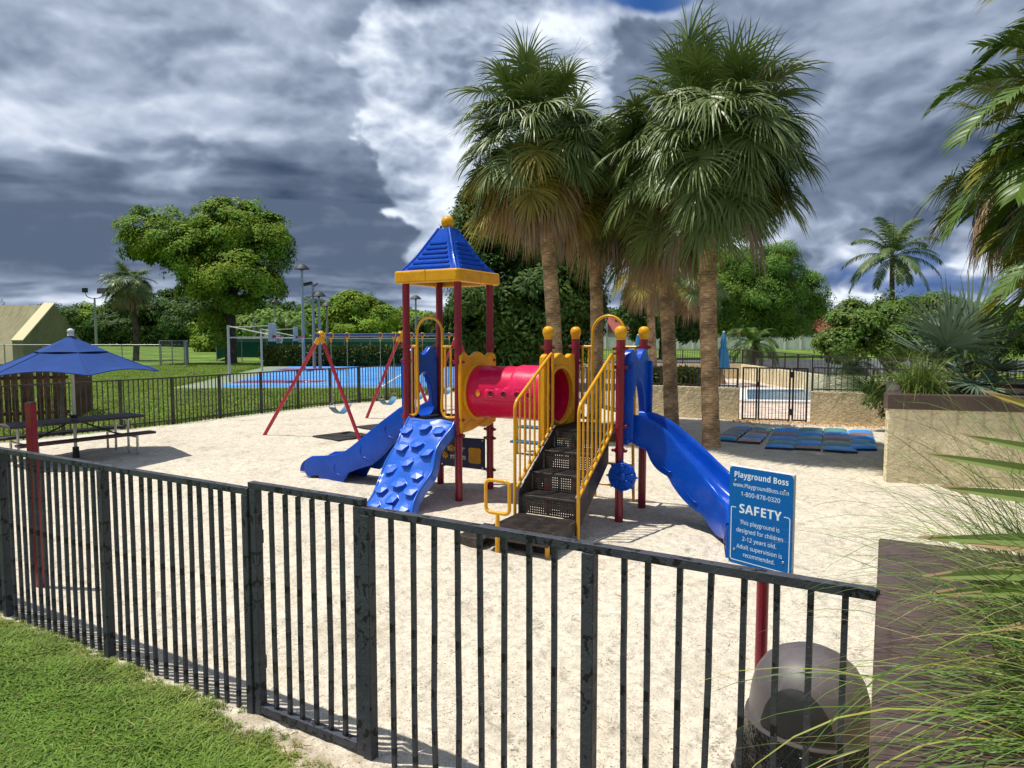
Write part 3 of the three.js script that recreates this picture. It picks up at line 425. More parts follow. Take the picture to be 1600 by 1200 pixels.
// ---------------------------------------------------------------- the play structure: local x along the front, local -z away from the camera
{
  const t = thing('play_structure', 'red, yellow and blue playground climber with roofed tower, tunnel, steps and two slides', 'play structure', P(-0.779, 10.172), -Math.PI / 6);
  const l = (u, v, h) => V(u, h, -v), DH = 1.2;
  // posts with clamps; the low tower's posts carry yellow balls
  const posts = [[0, 0, 3.3], [-0.94, 0, 3.3], [0, 0.87, 3.3], [-0.94, 0.85, 3.3], [2.45, 0.1, 2.44], [2.45, 0.98, 2.44], [1.41, 0.1, 2.44], [1.41, 0.98, 2.44]];
  const ring = (u, v, h) => [new THREE.CylinderGeometry(0.066, 0.066, 0.05, 20).translate(u, h, -v), box(0.055, 0.04, 0.03, u + 0.075, h, -v + 0.01, 0.006), box(0.055, 0.04, 0.03, u - 0.075, h, -v + 0.01, 0.006), rod(l(u + 0.095, v + 0.02, h), l(u + 0.095, v - 0.03, h), 0.011), rod(l(u - 0.095, v + 0.02, h), l(u - 0.095, v - 0.03, h), 0.011)];
  for (const [u, v, h] of posts) {
    const p = part('post', [new THREE.CylinderGeometry(0.055, 0.055, h + 0.2, 24).translate(u, h / 2 - 0.1, -v)], M.redPost, t);
    const hs = h > 3 ? [2.3, 2.08, 1.24, 1.0, v > 0 ? 0.86 : 1.02, ...(v > 0 ? [0.36] : [])] : [2.3, 2.06, 1.3, 0.98];
    for (const c of hs) part('clamp', ring(u, v, c), M.redPost, p);
    if (h < 3) part('post_ball', new THREE.LatheGeometry([[0.001, 0.15], [0.03, 0.147], [0.056, 0.134], [0.073, 0.108], [0.079, 0.075], [0.077, 0.045], [0.066, 0.015], [0.058, 0], [0.058, -0.03], [0.05, -0.03]].map((q) => new THREE.Vector2(...q)), 24).translate(u, 2.44, -v), M.yellowPlastic, p);
  }
  // decks: slotted dark steel
  const deckGeo = (u0, u1, v0, v1) => { const g = [box(u1 - u0, 0.012, v1 - v0, (u0 + u1) / 2, DH - 0.006, -(v0 + v1) / 2), box(u1 - u0, 0.1, 0.012, (u0 + u1) / 2, DH - 0.062, -v0), box(u1 - u0, 0.1, 0.012, (u0 + u1) / 2, DH - 0.062, -v1), box(0.012, 0.1, v1 - v0 - 0.02, u0, DH - 0.062, -(v0 + v1) / 2), box(0.012, 0.1, v1 - v0 - 0.02, u1, DH - 0.062, -(v0 + v1) / 2)]; for (let i = 1; i < 14; i++) g.push(box(u1 - u0 - 0.06, 0.005, 0.012, (u0 + u1) / 2, DH + 0.0026, -mix(v0, v1, i / 14))); return g; };
  part('deck', deckGeo(-0.95, 0.01, 0.0, 0.87), M.deck, t); part('deck', deckGeo(1.4, 2.46, 0.1, 0.98), M.deck, t);

  // roof
  {
    const cu = -0.47, cv = 0.43, ringAt = (s, c) => [[s, -(s - c)], [s, s - c], [s - c, s], [-(s - c), s], [-s, s - c], [-s, -(s - c)], [-(s - c), -s], [s - c, -s]];
    const lv = [[3.40, 0.535, 0.07], [3.47, 0.475, 0.075], [3.62, 0.365, 0.072], [3.8, 0.262, 0.066], [3.97, 0.165, 0.055], [4.06, 0.112, 0.045], [4.075, 0.05, 0.02], [4.075, 0.004, 0.001]], pos = [], idx = [];
    for (const [y, s, c] of lv) for (const [a, b] of ringAt(s, c)) pos.push(cu + a, y, -cv + b);
    for (let i = 0; i < lv.length - 1; i++) for (let k = 0; k < 8; k++) { const a = i * 8 + k, b = i * 8 + ((k + 1) % 8); idx.push(a, b, a + 8, b, b + 8, a + 8); }
    const g = new THREE.BufferGeometry(); g.setAttribute('position', new THREE.Float32BufferAttribute(pos, 3)); g.setIndex(idx);
    const roof = part('roof', toCreasedNormals(g, rad(28)), M.blue, t);
    // raised hips
    const hips = []; for (const [a, b] of [[1, 1], [1, -1], [-1, 1], [-1, -1]]) hips.push(curveTube(lv.slice(0, 6).map(([y, s, c]) => V(cu + a * (s - c * 0.42), y + 0.004, -cv + b * (s - c * 0.42))), 0.026, 20, 8));
    part('hip_rib', hips, M.blue, roof);
    // louvres
    const sAt = (y) => { for (let i = 0; i < lv.length - 1; i++) if (y <= lv[i + 1][0]) return mix(lv[i][1], lv[i + 1][1], (y - lv[i][0]) / (lv[i + 1][0] - lv[i][0])); return 0.1; };
    for (let q = 0; q < 4; q++) for (let i = 0; i < 6; i++) {
      const y = 3.455 + i * 0.075, s = sAt(y), w = (s - 0.085) * 2 * 0.93, sh = box(w, 0.044, 0.03, 0, 0, 0, 0.011); sh.rotateX(-0.3); sh.translate(0, y, s + 0.006); sh.rotateY((q * Math.PI) / 2); sh.translate(cu, 0, -cv); part('louvre', sh, M.blue, roof);
    }
    const o = 0.585, n = 0.47, sq = (s) => [[-s, -s], [s, -s], [s, s], [-s, s]], rsq = (s, r) => { const p = []; for (const [a, b, st] of [[1, 1, 0], [-1, 1, 1], [-1, -1, 2], [1, -1, 3]]) for (let i = 0; i <= 5; i++) { const an = (st + i / 5) * Math.PI / 2; p.push([a * (s - r) + r * Math.cos(an), b * (s - r) + r * Math.sin(an)]); } return p; };
    const fas = plate(rsq(o, 0.06), 0.185, 0.03, [rsq(n, 0.04)]); fas.rotateX(-Math.PI / 2); fas.translate(cu, 3.32, -cv); part('fascia', fas, M.yellowPlastic, roof);
    const seams = []; for (let q = 0; q < 4; q++) seams.push(box(0.012, 0.19, 0.012, 0, 3.32, o - 0.002).rotateY(q * Math.PI / 2).translate(cu, 0, -cv)); part('fascia_seam', seams, M.yellowPlastic, roof);
    part('finial', [ball(0.098, cu, 4.165, -cv, 28, 20), new THREE.CylinderGeometry(0.055, 0.07, 0.05, 20).translate(cu, 4.085, -cv)], M.yellowPlastic, roof);
  }
  // arch barriers with bars
  const arch = (u0, u1, v, a0, a1) => {                                   // across a tower's side; arch between a0 and a1
    const y0 = 1.265, y1 = 2.3, r = 0.02, main = [l(u0 + 0.05, v, y0), l(a0, v, y0), l(a0, v, 2.54)], cx = (a0 + a1) / 2, R0 = (a1 - a0) / 2;
    const pts = [l(u0 + 0.05, v, y0), l(a0 - 0.06, v, y0), l(a0, v, y0 + 0.06), l(a0, v, 1.7), l(a0, v, 2.5)]; for (let i = 1; i < 12; i++) { const a = Math.PI * (1 - i / 12); pts.push(l(cx + R0 * Math.cos(a), v, 2.5 + R0 * Math.sin(a))); }
    pts.push(l(a1, v, 2.5), l(a1, v, 1.7), l(a1, v, y0 + 0.06), l(a1 + 0.06, v, y0), l(u1 - 0.05, v, y0));
    const b = part('arch_barrier', new THREE.TubeGeometry(new THREE.CatmullRomCurve3(pts, false, 'centripetal'), 140, 0.021, 10), M.yellow, t);
    part('top_rail', [rod(l(u0 + 0.05, v, y1), l(a0, v, y1), r), rod(l(a1, v, y1), l(u1 - 0.05, v, y1), r)], M.yellow, b);
    for (const [p, q] of [[u0 + 0.06, a0], [a1, u1 - 0.06]]) for (const f of [0.25, 0.72]) part('bar', rod(l(mix(p, q, f), v, y0), l(mix(p, q, f), v, y1), 0.014), M.yellow, b);
  };
  arch(-0.94, 0, 0, -0.735, -0.28); arch(1.41, 2.45, 0.98, 1.68, 2.16);

  // tunnel and its two end panels
  {
    const cv = 0.44, ch = 1.63, R0 = 0.385;
    const tun = part('tunnel', [new THREE.CylinderGeometry(R0, R0, 1.36, 56, 1, true).rotateZ(Math.PI / 2).translate(0.71, ch, -cv), new THREE.CylinderGeometry(R0 - 0.02, R0 - 0.02, 1.36, 56, 1, true).rotateZ(Math.PI / 2).translate(0.71, ch, -cv)], M.tunnel, t);
    // a raised, paler looking band that steps down along the side
    const pos = [], idx = [], n = 60, m = 70, keep = [];
    for (let i = 0; i <= m; i++) for (let k = 0; k <= n; k++) {
      const u = mix(0.2, 1.36, i / m), a = mix(-0.42, 2.2, k / n);        // a: angle from straight at the front, upwards
      const edge = mix(0.78, 0.40, smooth(0.30, 0.16, a)) + 0.0, lowEnd = -0.30, d = Math.min((u - edge) / 0.05, (a - lowEnd) / 0.10), lift = smooth(0, 1, d);
      const rr = R0 - 0.004 + 0.026 * lift; keep.push(d > -0.4); pos.push(u, ch + rr * Math.sin(a), -cv + rr * Math.cos(a));
    }
    for (let i = 0; i < m; i++) for (let k = 0; k < n; k++) { const a = i * (n + 1) + k; if (keep[a] && keep[a + 1] && keep[a + n + 1] && keep[a + n + 2]) idx.push(a, a + n + 1, a + 1, a + 1, a + n + 1, a + n + 2); }
    const g = new THREE.BufferGeometry(); g.setAttribute('position', new THREE.Float32BufferAttribute(pos, 3)); g.setIndex(idx); g.computeVertexNormals(); part('raised_band', g, M.tunnelPale, tun);
    for (const [u, a, yel] of [[0.30, 0.0, 1], [0.53, 0.02, 0], [0.74, 0.02, 0], [0.96, 0.02, 0], [1.15, 0.02, 0]]) {
      const rr = R0 + (u > 0.42 ? 0.0225 : 0.001), dir = V(0, Math.sin(a), Math.cos(a)), c = V(u, ch, -cv).addScaledVector(dir, rr), q = new THREE.Quaternion().setFromUnitVectors(V(0, 0, 1), dir);
      const put = (geo) => geo.applyQuaternion(q).translate(c.x, c.y, c.z); const h = part('porthole', put(new THREE.CylinderGeometry(0.04, 0.04, 0.006, 20).rotateX(Math.PI / 2)), yel ? M.yellowPlastic : M.hole, tun); part('porthole_rim', put(new THREE.TorusGeometry(0.044, 0.008, 8, 24)), M.tunnel, h);
    }
    const bolts = []; for (let i = 0; i < 14; i++) { const a = (i / 14) * 6.283; bolts.push(new THREE.SphereGeometry(0.009, 8, 6).translate(0.1, ch + (R0 + 0.004) * Math.sin(a), -cv + (R0 + 0.004) * Math.cos(a))); } part('tunnel_bolts', bolts, M.tunnel, tun);
    for (const [u, lo] of [[0.035, 1.06], [1.385, 1.06]]) {
      const out = [[-0.03, lo + 0.02], [0.02, lo - 0.01], [0.25, lo + 0.0], [0.45, lo + 0.035], [0.65, lo + 0.005], [0.87, lo + 0.05], [0.93, lo + 0.10], [0.945, 1.6], [0.93, 2.08], [0.9, 2.17], [0.8, 2.20], [0.72, 2.165], [0.62, 2.16], [0.45, 2.22], [0.28, 2.165], [0.18, 2.165], [0.08, 2.215], [-0.01, 2.19], [-0.04, 2.1], [-0.045, 1.6]];
      const hole = []; for (let i = 0; i < 48; i++) { const a = (-i / 48) * 6.2832; hole.push([cv + 0.372 * Math.cos(a), ch + 0.372 * Math.sin(a)]); }
      const g2 = plate(spline(out, 110), 0.09, 0.022, [hole]); g2.rotateY(Math.PI / 2); g2.translate(u, 0, 0);
      const rim = new THREE.TorusGeometry(0.40, 0.028, 10, 56).rotateY(Math.PI / 2).translate(u + (u < 1 ? 0.045 : 0.045), ch, -cv);
      const q = part('tunnel_panel', [g2, rim], M.yellowPlastic, t);
      part('panel_groove', [curveTube([[0.02, 1.15], [0.22, 1.2], [0.45, 1.13], [0.68, 1.2], [0.88, 1.17]].map(([v, h]) => V(u + 0.046, h, -v)), 0.007, 30, 6), ...[[0.03, 2.1], [0.86, 2.1], [0.03, 1.2], [0.86, 1.25]].map(([v, h]) => new THREE.SphereGeometry(0.014, 10, 8).translate(u + 0.046, h, -v))], M.yellowPlastic, q);
    }
  }
  // blue slide hoods
  const hood = (u, v0, v1, lo, dirx) => {
    const w = v1 - v0, out = [[0, lo], [w, lo], [w, 1.7], [w - 0.01, 2.12], [w - 0.06, 2.25], [w - 0.18, 2.28], [w * 0.62, 2.2], [w * 0.5, 2.16], [w * 0.38, 2.2], [0.18, 2.28], [0.06, 2.25], [0.01, 2.12], [0, 1.7]], c = w / 2;
    const hole = [[c - 0.23, 1.21], [c - 0.24, 1.4], [c - 0.2, 1.62], [c - 0.1, 1.82], [c, 1.88], [c + 0.1, 1.82], [c + 0.2, 1.62], [c + 0.24, 1.4], [c + 0.23, 1.21]].reverse();
    const f = plate(out.slice(0, 2).concat(spline(out.slice(2), 60, false)), 0.10, 0.02, [spline(hole, 50, false)]); f.rotateY(Math.PI / 2); f.translate(u, 0, -v0);
    const h = part('slide_hood', f, M.blue, t);
    part('hood_flange', [box(0.15, 1.0, 0.055, u + dirx * 0.03, 1.62, -v0 - 0.02, 0.02), box(0.15, 1.0, 0.055, u + dirx * 0.03, 1.62, -v1 + 0.02, 0.02)], M.blue, h);
  };
  hood(2.50, 0.165, 0.93, 1.05, 1); hood(-0.99, 0.06, 0.80, 1.05, -1);
  // left slide: side plates traced in their own plane, a hollowed bed between them
  {
    const side = [[-0.95, 1.45], [-1.22, 1.32], [-1.63, 1.055], [-2.14, 0.69], [-2.34, 0.56], [-2.58, 0.465], [-2.85, 0.425], [-3.12, 0.395], [-3.24, 0.34], [-3.29, 0.24], [-3.29, 0.12], [-3.24, 0.065], [-3.16, 0.055], [-3.08, 0.10], [-2.98, 0.095], [-2.91, 0.03], [-2.87, -0.06], [-2.46, -0.06], [-2.40, 0.08], [-2.31, 0.21], [-2.1, 0.29], [-1.95, 0.34], [-1.82, 0.385], [-1.66, 0.5], [-1.5, 0.64], [-1.35, 0.78], [-1.25, 0.89], [-0.95, 1.12]];
    const far = side.map(([u, h], i) => [u, i > 19 ? h - 0.05 + 0.05 * Math.sin(u * 16) : h]);
    const mk = (pts, v) => { const s = new THREE.Shape(pts.map((p) => new THREE.Vector2(...p))); const g = new THREE.ExtrudeGeometry(s, { depth: 0.02, bevelEnabled: true, bevelSize: 0.018, bevelOffset: -0.006, bevelThickness: 0.018, bevelSegments: 4 }); return toCreasedNormals(clean(g.translate(0, 0, -v - 0.01)), rad(40)); };
    const bedC = new THREE.CatmullRomCurve3([[-0.92, 1.205], [-1.05, 1.19], [-1.3, 1.05], [-1.63, 0.82], [-2.0, 0.52], [-2.3, 0.33], [-2.6, 0.245], [-2.9, 0.22], [-3.15, 0.205], [-3.27, 0.15], [-3.28, 0.08]].map(([u, h]) => l(u, 0.435, h))).getPoints(70);
    const prof = []; for (let i = 0; i <= 20; i++) { const a = mix(-1, 1, i / 20); prof.push([a * 0.255, 0.16 * Math.pow(Math.abs(a), 4)]); }
    const under = []; for (let i = 0; i <= 12; i++) { const a = mix(-1, 1, i / 12); under.push([a * 0.25, -0.06 + 0.03 * Math.abs(a)]); }
    const bed = sweep(bedC, () => prof), low = sweep(bedC.slice(0, 62), (i, f) => under.map(([a, b]) => [a, b - 0.035 * Math.abs(Math.sin(f * 17))]));
    // ribs pressed into the near side
    const dents = [[-1.34, 0.98, 0.17], [-1.86, 0.60, 0.17], [-2.45, 0.26, 0.16]].map(([u, h, r]) => { const pts = []; for (let i = 0; i <= 16; i++) { const a = mix(2.6, 5.2, i / 16); pts.push(l(u + r * Math.cos(a), 0.141, h + r * 0.72 * Math.sin(a))); } return curveTube(pts, 0.009, 24, 6); });
    part('slide', [mk(side, 0.17), mk(far, 0.70), bed, low, ...dents], M.blue, t).userData.label = 'left slide with a flared end';
  }
  // right slide: curves toward the front
  {
    const path = new THREE.CatmullRomCurve3([[2.46, 0.55, 1.2], [2.64, 0.55, 1.19], [2.84, 0.545, 1.10], [3.06, 0.53, 0.93], [3.3, 0.47, 0.74], [3.6, 0.36, 0.52], [3.88, 0.16, 0.37], [4.08, -0.1, 0.31], [4.2, -0.4, 0.25], [4.24, -0.6, 0.24]].map((p) => l(...p))).getPoints(90);
    const up = (f) => 0.225 - 0.05 * smooth(0.8, 1, f), skirt = (f) => 0.08 + 0.10 * smooth(0, 0.4, f) + 0.065 * Math.abs(Math.sin(f * 15.5));
    const g = sweep(path, (i, f) => { const a = up(f), s = skirt(f); return [[-0.255, -s], [-0.268, -s * 0.4], [-0.26, a - 0.05], [-0.25, a - 0.01], [-0.232, a + 0.006], [-0.212, a - 0.012], [-0.20, a - 0.06], [-0.19, 0.09], [-0.155, 0.03], [-0.11, 0.004], [0, 0], [0.11, 0.004], [0.155, 0.03], [0.19, 0.09], [0.20, a - 0.06], [0.212, a - 0.012], [0.232, a + 0.006], [0.25, a - 0.01], [0.26, a - 0.05], [0.268, -s * 0.4], [0.255, -s]]; });
    const inner = sweep(path, (i, f) => { const s = skirt(f); return [[-0.245, -s + 0.002], [-0.235, -0.04], [-0.1, -0.05], [0.1, -0.05], [0.235, -0.04], [0.245, -s + 0.002]]; });
    const endCap = (() => { const e = path[path.length - 1], d = e.clone().sub(path[path.length - 4]).normalize(), sd = d.clone().cross(V(0, 1, 0)).normalize(), pts = []; for (const [a, b] of [[-0.25, -0.26], [-0.26, 0.12], [-0.232, 0.17], [-0.19, 0.09], [-0.11, 0.004], [0.11, 0.004], [0.19, 0.09], [0.232, 0.17], [0.26, 0.12], [0.25, -0.26]]) pts.push([a, b]); const g = plate(pts, 0.05, 0.018); g.applyMatrix4(new THREE.Matrix4().makeBasis(sd, sd.clone().cross(d), d.clone().negate())); return g.translate(e.x, e.y, e.z); })();
    const foot = path[path.length - 10], dents = [0.16, 0.34, 0.52].map((f) => { const q = path[Math.floor(f * 90)], d = path[Math.floor(f * 90) + 1].clone().sub(q).normalize(), sd = d.clone().cross(V(0, 1, 0)).normalize(), w = V(0, 1, 0), pts = []; for (let i = 0; i <= 14; i++) { const a = mix(2.7, 5.6, i / 14); pts.push(q.clone().addScaledVector(sd, 0.268).addScaledVector(d, 0.14 * Math.cos(a)).addScaledVector(w, -0.05 + 0.12 * Math.sin(a))); } return curveTube(pts, 0.009, 22, 6); });
    part('slide', [g, inner, endCap, ...dents, box(0.34, 0.3, 0.1, foot.x, 0.09, foot.z, 0.03)], M.blue, t).userData.label = 'right slide curving toward the front';
  }
  // climbing ramp with faceted holds
  {
    const surf = (s, w) => { const h = DH + 0.02 - 1.24 * s + 0.035 * Math.sin(s * 6.283) + 0.022 * Math.sin(s * 15) * Math.cos(w * 8) + 0.012 * Math.sin(s * 27 + w * 11); return l(-0.47 + w, -0.02 - 1.14 * s, h); };
    const half = (s) => 0.415 + 0.03 * Math.sin(s * 14 + 0.6), nr = V(0, 0.69, 0.724), pos = [], idx = [], ns = 90, cols = [[-1, -0.13], [-1, -0.02], [-0.985, 0.012], [-0.95, 0.022], [-0.915, 0.012], [-0.905, 0]]; for (let i = 1; i < 20; i++) cols.push([mix(-0.905, 0.905, i / 20), 0]); cols.push([0.905, 0], [0.915, 0.012], [0.95, 0.022], [0.985, 0.012], [1, -0.02], [1, -0.13]);
    for (let i = 0; i <= ns; i++) { const s = i / ns; for (const [a, o] of cols) { const q = surf(s, a * half(s)).addScaledVector(nr, o); pos.push(q.x, Math.max(q.y, -0.04), q.z); } }
    const m = cols.length; for (let i = 0; i < ns; i++) for (let k = 0; k < m - 1; k++) { const a = i * m + k; idx.push(a, a + m, a + 1, a + 1, a + m, a + m + 1); }
    const g = new THREE.BufferGeometry(); g.setAttribute('position', new THREE.Float32BufferAttribute(pos, 3)); g.setIndex(idx); g.computeVertexNormals();
    const ramp = part('climbing_ramp', [g, box(0.83, 0.1, 0.06, -0.47, DH - 0.05, 0.02, 0.015)], M.rock, t);
    const r = rng(12), variants = [];
    for (let q = 0; q < 6; q++) {
      const n = 6 + (q % 2), top = [], bot = []; for (let i = 0; i < n; i++) { const a = (i / n) * 6.283 + r() * 0.5, rr = 0.104 + r() * 0.028; const x = Math.cos(a) * rr, y = Math.sin(a) * rr * 0.88, lift = mix(0.066, 0.012, clamp((y + 0.105) / 0.2)); top.push(V(x * 0.97, y * 0.97, lift)); bot.push(V(x * 0.94, y < 0 ? y * 0.62 : y * 1.04, -0.03)); }
      const p2 = [], tri = (a, b, c) => p2.push(a.x, a.y, a.z, b.x, b.y, b.z, c.x, c.y, c.z), c = V((r() - 0.5) * 0.05, 0.012, 0.046); for (let i = 0; i < n; i++) { const j = (i + 1) % n; tri(c, top[i], top[j]); tri(top[i], bot[i], bot[j]); tri(top[i], bot[j], top[j]); }
      const h = new THREE.BufferGeometry(); h.setAttribute('position', new THREE.Float32BufferAttribute(p2, 3)); h.computeVertexNormals(); variants.push(boxUV(h));
    }
    const Q = new THREE.Quaternion().setFromRotationMatrix(new THREE.Matrix4().makeBasis(V(1, 0, 0), V(0, 0.724, -0.69), nr));
    [[-0.31, 0.15], [-0.02, 0.12], [0.25, 0.13], [-0.01, 0.29], [0.23, 0.36], [-0.25, 0.34], [-0.02, 0.47], [-0.28, 0.53], [0.22, 0.55], [-0.02, 0.64], [-0.26, 0.72], [0.24, 0.71], [-0.01, 0.79], [-0.25, 0.89], [0.02, 0.93], [0.25, 0.87]].forEach(([w, s], i) => { const h = shared('climbing_hold', variants[i % 6], M.rock, ramp, surf(s, w)); h.quaternion.copy(Q).multiply(new THREE.Quaternion().setFromAxisAngle(V(0, 0, 1), (r() - 0.5) * 0.5)); h.scale.setScalar(0.92 + r() * 0.2); });
  }
  // steps
  {
    const u0 = 1.555, u1 = 2.325, um = (u0 + u1) / 2, wd = u1 - u0 - 0.03, B = -0.93, rise = 0.23, run = 0.31;
    const holes = (w, h, px, py) => { const out = []; const nx = Math.floor((w - 0.08) / px), ny = Math.floor((h - 0.05) / py); for (let i = 0; i <= nx; i++) for (let k = 0; k <= ny; k++) { if (Math.abs(i - nx / 2) < 0.9) continue; const x = (i - nx / 2) * px, y = (k - ny / 2) * py, s = 0.006; out.push([[x - s, y - s], [x - s, y + s], [x + s, y + s], [x + s, y - s]]); } return out; };
    const perf = (w, h) => plate([[-w / 2, -h / 2], [w / 2, -h / 2], [w / 2, h / 2], [-w / 2, h / 2]], 0.006, 0, holes(w, h, 0.03, 0.03));
    const st = part('stringer', [u0, u1].map((u) => { const g = plate([[0.97, 0.10], [0.97, 0.56], [-0.02, DH + 0.06], [-0.02, DH - 0.38]], 0.014); return g.rotateY(-Math.PI / 2).translate(u, 0, 0); }), M.deck, t);
    for (let i = 0; i < 4; i++) {
      const v = B + i * run, y0 = 0.28 + i * rise, riser = perf(wd, rise - 0.03); riser.translate(um, y0 + rise / 2 - 0.01, -v); part('riser', riser, M.deck, t);
      if (i < 3) { const g = [box(wd, 0.03, run + 0.02, um, y0 + rise - 0.012, -(v + run / 2), 0.004)]; for (let k = 1; k < 9; k++) g.push(box(wd - 0.06, 0.005, 0.012, um, y0 + rise + 0.0055, -(v + (run * k) / 9))); part('tread', g, M.deck, t); }
    }
    const pl = [box(0.80, 0.03, 0.78, um, 0.265, 1.33, 0.004), box(0.80, 0.09, 0.012, um, 0.205, 1.714), box(0.012, 0.09, 0.75, um - 0.394, 0.205, 1.33), box(0.012, 0.09, 0.75, um + 0.394, 0.205, 1.33)]; for (let k = 1; k < 22; k++) pl.push(box(0.74, 0.005, 0.011, um, 0.2825, 0.95 + (0.75 * k) / 22)); part('landing', pl, M.deck, t);
    const skirt = perf(0.78, 0.2); skirt.rotateX(-0.5); skirt.translate(um, 0.1, 1.45); part('landing_skirt', skirt, M.deck, t);
    part('low_step', [box(0.36, 0.03, 0.62, 1.345, 0.13, 1.45, 0.004), box(0.36, 0.13, 0.012, 1.345, 0.055, 1.753), box(0.012, 0.13, 0.6, 1.171, 0.055, 1.45)], M.deck, t);
    part('landing_leg', rod(l(2.29, -1.63, -0.1), l(2.29, -1.63, 0.25), 0.028), M.yellow, t);
    part('landing_leg', rod(l(1.71, -1.73, -0.1), l(1.71, -1.73, 0.36), 0.028), M.yellow, t);
    const c = [1.71, 0.655], a = 0.155, b = 0.185;
    part('grab_loop', [pipe([l(c[0] - a, -1.73, c[1] - b), l(c[0] + a, -1.73, c[1] - b), l(c[0] + a, -1.73, c[1] + b), l(c[0] - a, -1.73, c[1] + b)], 0.021, 0.07, true, 100), rod(l(1.71, -1.73, 0.3), l(1.71, -1.73, c[1] - b), 0.03, 0.02)], M.yellow, t);
    for (const [u, low] of [[1.5, 0.24], [2.36, -0.06]]) {
      const hr = part('handrail', pipe([l(u, -0.97, low), l(u, -0.97, 1.64), l(u, 0.06, 2.25), l(u, 0.06, 1.24), l(u, -0.97, 0.56)], 0.021, 0.09, false, 160), M.yellow, t);
      for (let i = 1; i < 8; i++) { const f = i / 8, v = mix(-0.97, 0.06, f); part('bar', rod(l(u, v, mix(0.6, 1.24, f) + 0.01), l(u, v, mix(1.64, 2.25, f) - 0.01), 0.0125), M.yellow, hr); part('bar_foot', rod(l(u, v, mix(0.56, 1.24, f) - 0.02), l(u, v, mix(0.56, 1.24, f) + 0.06), 0.02), M.yellow, hr); }
      part('bracket', [rod(l(u, 0.05, 2.235), l(u < 2 ? 1.41 : 2.45, 0.1, 2.235), 0.018), rod(l(u, 0.05, 1.28), l(u < 2 ? 1.41 : 2.45, 0.1, 1.28), 0.018)], M.redPost, hr);
    }
  }
  // activity panel under the tower
  {
    const v = 0.80, p = part('activity_panel', plate([[-0.87, 0.36], [-0.06, 0.36], [-0.05, 0.37], [-0.05, 0.84], [-0.06, 0.85], [-0.87, 0.83], [-0.88, 0.82], [-0.88, 0.37]], 0.03, 0.008).translate(0, 0, -v), M.navy, t), z = -v + 0.02;
    const sq = plate(spline([[-0.33, 0.46], [-0.22, 0.445], [-0.12, 0.46], [-0.115, 0.57], [-0.12, 0.69], [-0.22, 0.70], [-0.33, 0.69], [-0.335, 0.57]], 60), 0.03, 0.008).translate(0, 0, z); part('yellow_window', sq, M.yellowPlastic, p);
    for (const [u, h] of [[-0.66, 0.665], [-0.78, 0.54]]) { const pts = []; for (let i = 0; i < 48; i++) { const an = (i / 48) * 6.283, rr = 0.052 + 0.011 * Math.sign(Math.sin(an * 8)); pts.push([u + rr * Math.cos(an), h + rr * Math.sin(an)]); } part('gear', [plate(pts, 0.03, 0.004).translate(0, 0, z + 0.012), ball(0.018, u, h, z + 0.03)], M.yellowPlastic, p); }
    for (const [ua, ub, h] of [[-0.75, -0.42, 0.66], [-0.70, -0.40, 0.53]]) { const g = [box(ub - ua, 0.02, 0.01, (ua + ub) / 2, h + 0.012, z)]; for (let u = ua + 0.02; u < ub; u += 0.045) g.push(box(0.02, 0.042, 0.01, u, h - 0.02, z)); part('rack_teeth', g, M.whitePlastic, p); }
    part('panel_clip', [[-0.85, 0.8], [-0.08, 0.82], [-0.85, 0.39], [-0.08, 0.39]].map(([u, h]) => new THREE.CylinderGeometry(0.015, 0.015, 0.02, 10).rotateX(Math.PI / 2).translate(u, h, z)), M.bare, p);
  }
  // ship's wheel on the front right post
  {
    const u = 2.52, h = 0.66, z = -0.02, pts = []; for (let i = 0; i < 160; i++) { const a = (i / 160) * 6.283, k = Math.pow(Math.max(0, Math.cos(a * 8)), 10); pts.push([0.185 * Math.cos(a) * (1 + 0.2 * k), 0.185 * Math.sin(a) * (1 + 0.2 * k)]); }
    const w = part('play_wheel', plate(pts, 0.05, 0.014).rotateX(0).translate(u, h, z), M.blue, t), seg = [];
    for (let i = 0; i < 8; i++) { const a = (i / 8) * 6.283; seg.push(plate(spline([[0.075, -0.02], [0.15, -0.045], [0.158, 0], [0.15, 0.045], [0.075, 0.02]], 30), 0.016, 0.005).rotateZ(a).translate(u, h, z + 0.028)); }
    part('wheel_boss', [...seg, new THREE.SphereGeometry(0.06, 20, 12).scale(1, 1, 0.5).translate(u, h, z + 0.02), new THREE.TorusGeometry(0.17, 0.012, 8, 48).translate(u, h, z + 0.025)], M.blue, w);
  }
  // ladder behind the low tower
  {
    const b = part('ladder', [rod(l(1.62, 1.26, -0.1), l(1.62, 1.2, 1.2), 0.022), rod(l(2.22, 1.28, -0.1), l(2.22, 1.2, 1.2), 0.022), rod(l(1.62, 1.2, 1.19), l(1.62, 1.0, 1.19), 0.022), rod(l(2.22, 1.2, 1.19), l(2.22, 1.0, 1.19), 0.022)], M.yellow, t);
    for (const h of [0.25, 0.57, 0.89]) part('rung', rod(l(1.62, 1.24, h), l(2.22, 1.25, h), 0.018), M.yellow, b);
  }
}
// small step frame seen under the tunnel
{
  const t = thing('step_frame', 'low yellow tube frame with two grey blue steps behind the red tunnel', 'play step', P(0.104, 14.217), -Math.PI / 6);
  for (const u of [0, 1.05]) for (const v of [0, 0.34]) part('leg', rod(V(u, -0.05, -v), V(u, v ? 0.82 : 0.78, -v), 0.03), M.yellow, t);
  part('step_board', box(1.2, 0.05, 0.2, 0.5, 0.3, 0.03, 0.012), M.swingSeat, t); part('step_board', box(1.2, 0.05, 0.2, 0.5, 0.56, -0.3, 0.012), M.swingSeat, t);
}
